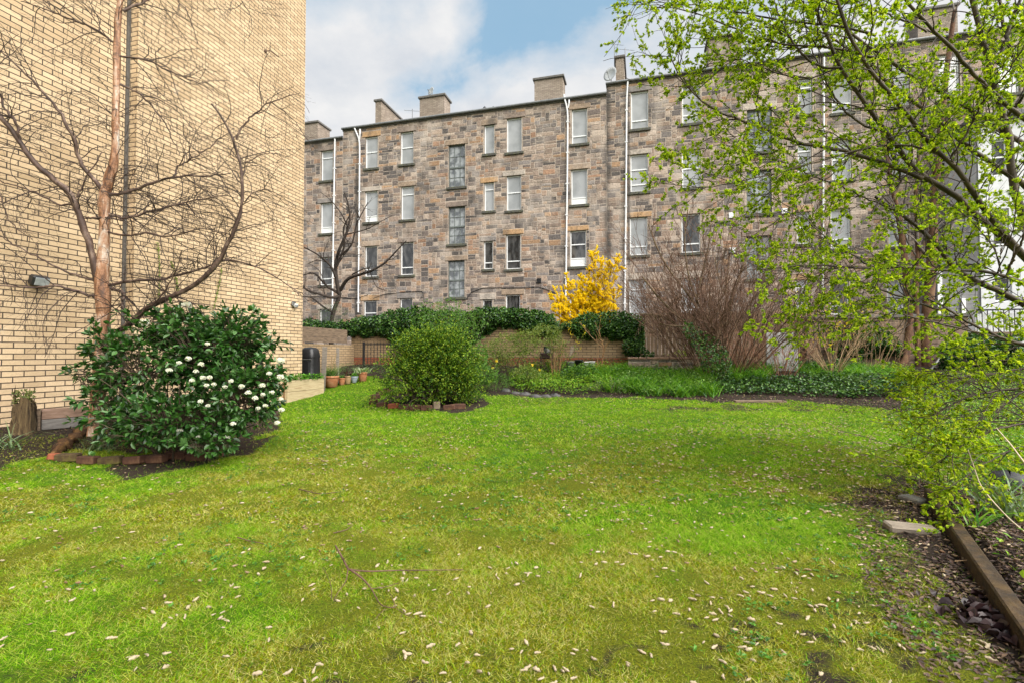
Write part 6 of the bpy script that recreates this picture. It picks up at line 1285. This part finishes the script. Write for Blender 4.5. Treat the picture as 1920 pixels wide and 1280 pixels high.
# ------------------------------------------------------------------ fallen catkins
CK = []
cm_, nt, b = NM('pale_catkin'); oi = nt.nodes.new('ShaderNodeNewGeometry'); n_ = noise(nt, 420, 4, .7)
c = mixc(nt, .7, ramp(nt, oi.outputs['Random Per Island'], [(.15, (.26, .18, .10)), (.4, (.42, .33, .22)), (.75, (.55, .46, .34)), (.93, (.20, .11, .06))]), ramp(nt, n_, [(.35, (.62, .58, .5)), (.65, (1.15, 1.15, 1.1))]), 'MULTIPLY'); nt.links.new(c, b.inputs['Base Color']); b.inputs['Roughness'].default_value = .9; bump(nt, b, n_, 1, .004)
def catgeo(rg, n=7, k=6):
    L_ = .036+.014*rg.random(); R_ = .0062+.0022*rg.random(); bend = .35*rg.normal(); t_ = np.linspace(0, 1, n); x = (t_-.5)*L_; y = bend*L_*(t_-.5)**2
    r = R_*np.sin(np.clip(t_*1.0, .03, .97)*pi)**.45*(1+.14*rg.normal(size=n)); mb = MB(); mb.tubes(np.stack([x, y, np.full(n, R_*.7)], 1), r, k); V = mb.v[0]; V += rg.normal(size=V.shape)*.0016; return V, mb.f[0][0]
cgs = [catgeo(RG) for _ in range(8)]
x, y = near_pts(52000, 1.62, 11.0); u, v = proj(np.stack([x, y, gz(x, y)], 1))
dn = .11+.25*fbm(x, y, 1.3, 14)**2+.55*np.exp(-(((u-1560)/260)**2+((v-930)/130)**2))+.42*np.exp(-(((u-1740)/170)**2+((v-1080)/170)**2))+.16*np.exp(-(((u-1200)/260)**2+((v-860)/60)**2))+.12*(v > 1050)
dn = dn*np.where(u < 560, .5, 1)*np.where(v < 790, .35, 1)*(.15+1.9*vnoise(x, y, 3.5, 31)**1.6); s = masks(x, y)
k = (RG.random(len(x)) < dn*.80) & (x > -6.5) & ~inpoly(u, v, [(100, 760), (540, 740), (530, 860), (90, 870)]) & (y < 11.3)
x, y = x[k], y[k]; o = np.argsort(np.hypot(x, y)); x, y = x[o], y[o]; print('catkins', len(x))
protos = []
for i in range(8):
    mb = MB(); mb.add(cgs[i][0], cgs[i][1], 0, True); protos.append(mb)
NI = 300; first = []
def place(o_, x_, y_, a_, tl): o_.location = (x_, y_, float(gz(x_, y_))+.004+.008*RG.random()); o_.rotation_euler = (tl, tl*.7, a_)
for i in range(NI):
    if i < 8: o_ = protos[i].build('fallen_catkin', cm_); tag(o_, 'pale fuzzy catkin fallen on the nearest part of the lawn', 'catkin', 'fallen catkins on the lawn'); first.append(o_)
    else: o_ = first[i % 8].copy(); COL.objects.link(o_)
    place(o_, x[i], y[i], RG.random()*2*pi, .25*RG.normal()); sc_ = .48+.38*RG.random(); o_.scale = (sc_, sc_, sc_)
mb = MB(); n = len(x)-NI; gi_ = RG.integers(0, 8, n); a = RG.random(n)*2*pi; sc_ = .4+.42*RG.random(n)
for g_i in range(8):
    s_ = gi_ == g_i; m_ = s_.sum(); V, Fq = cgs[g_i]; ca, sa = np.cos(a[s_])[:, None], np.sin(a[s_])[:, None]
    W = np.stack([(V[:, 0]*ca-V[:, 1]*sa), (V[:, 0]*sa+V[:, 1]*ca), np.broadcast_to(V[:, 2], (m_, len(V)))], 2)*sc_[s_][:, None, None]
    W += np.stack([x[NI:][s_], y[NI:][s_], gz(x[NI:][s_], y[NI:][s_])+.008+.01*RG.random(m_)], 1)[:, None, :]
    mb.add(W, (Fq[None]+np.arange(m_)[:, None, None]*len(V)).reshape(-1, 4), 0, True)
tag(mb.build('catkin_litter', cm_), kind='stuff', label='pale fallen catkins strewn across the rest of the lawn', cat='catkins')
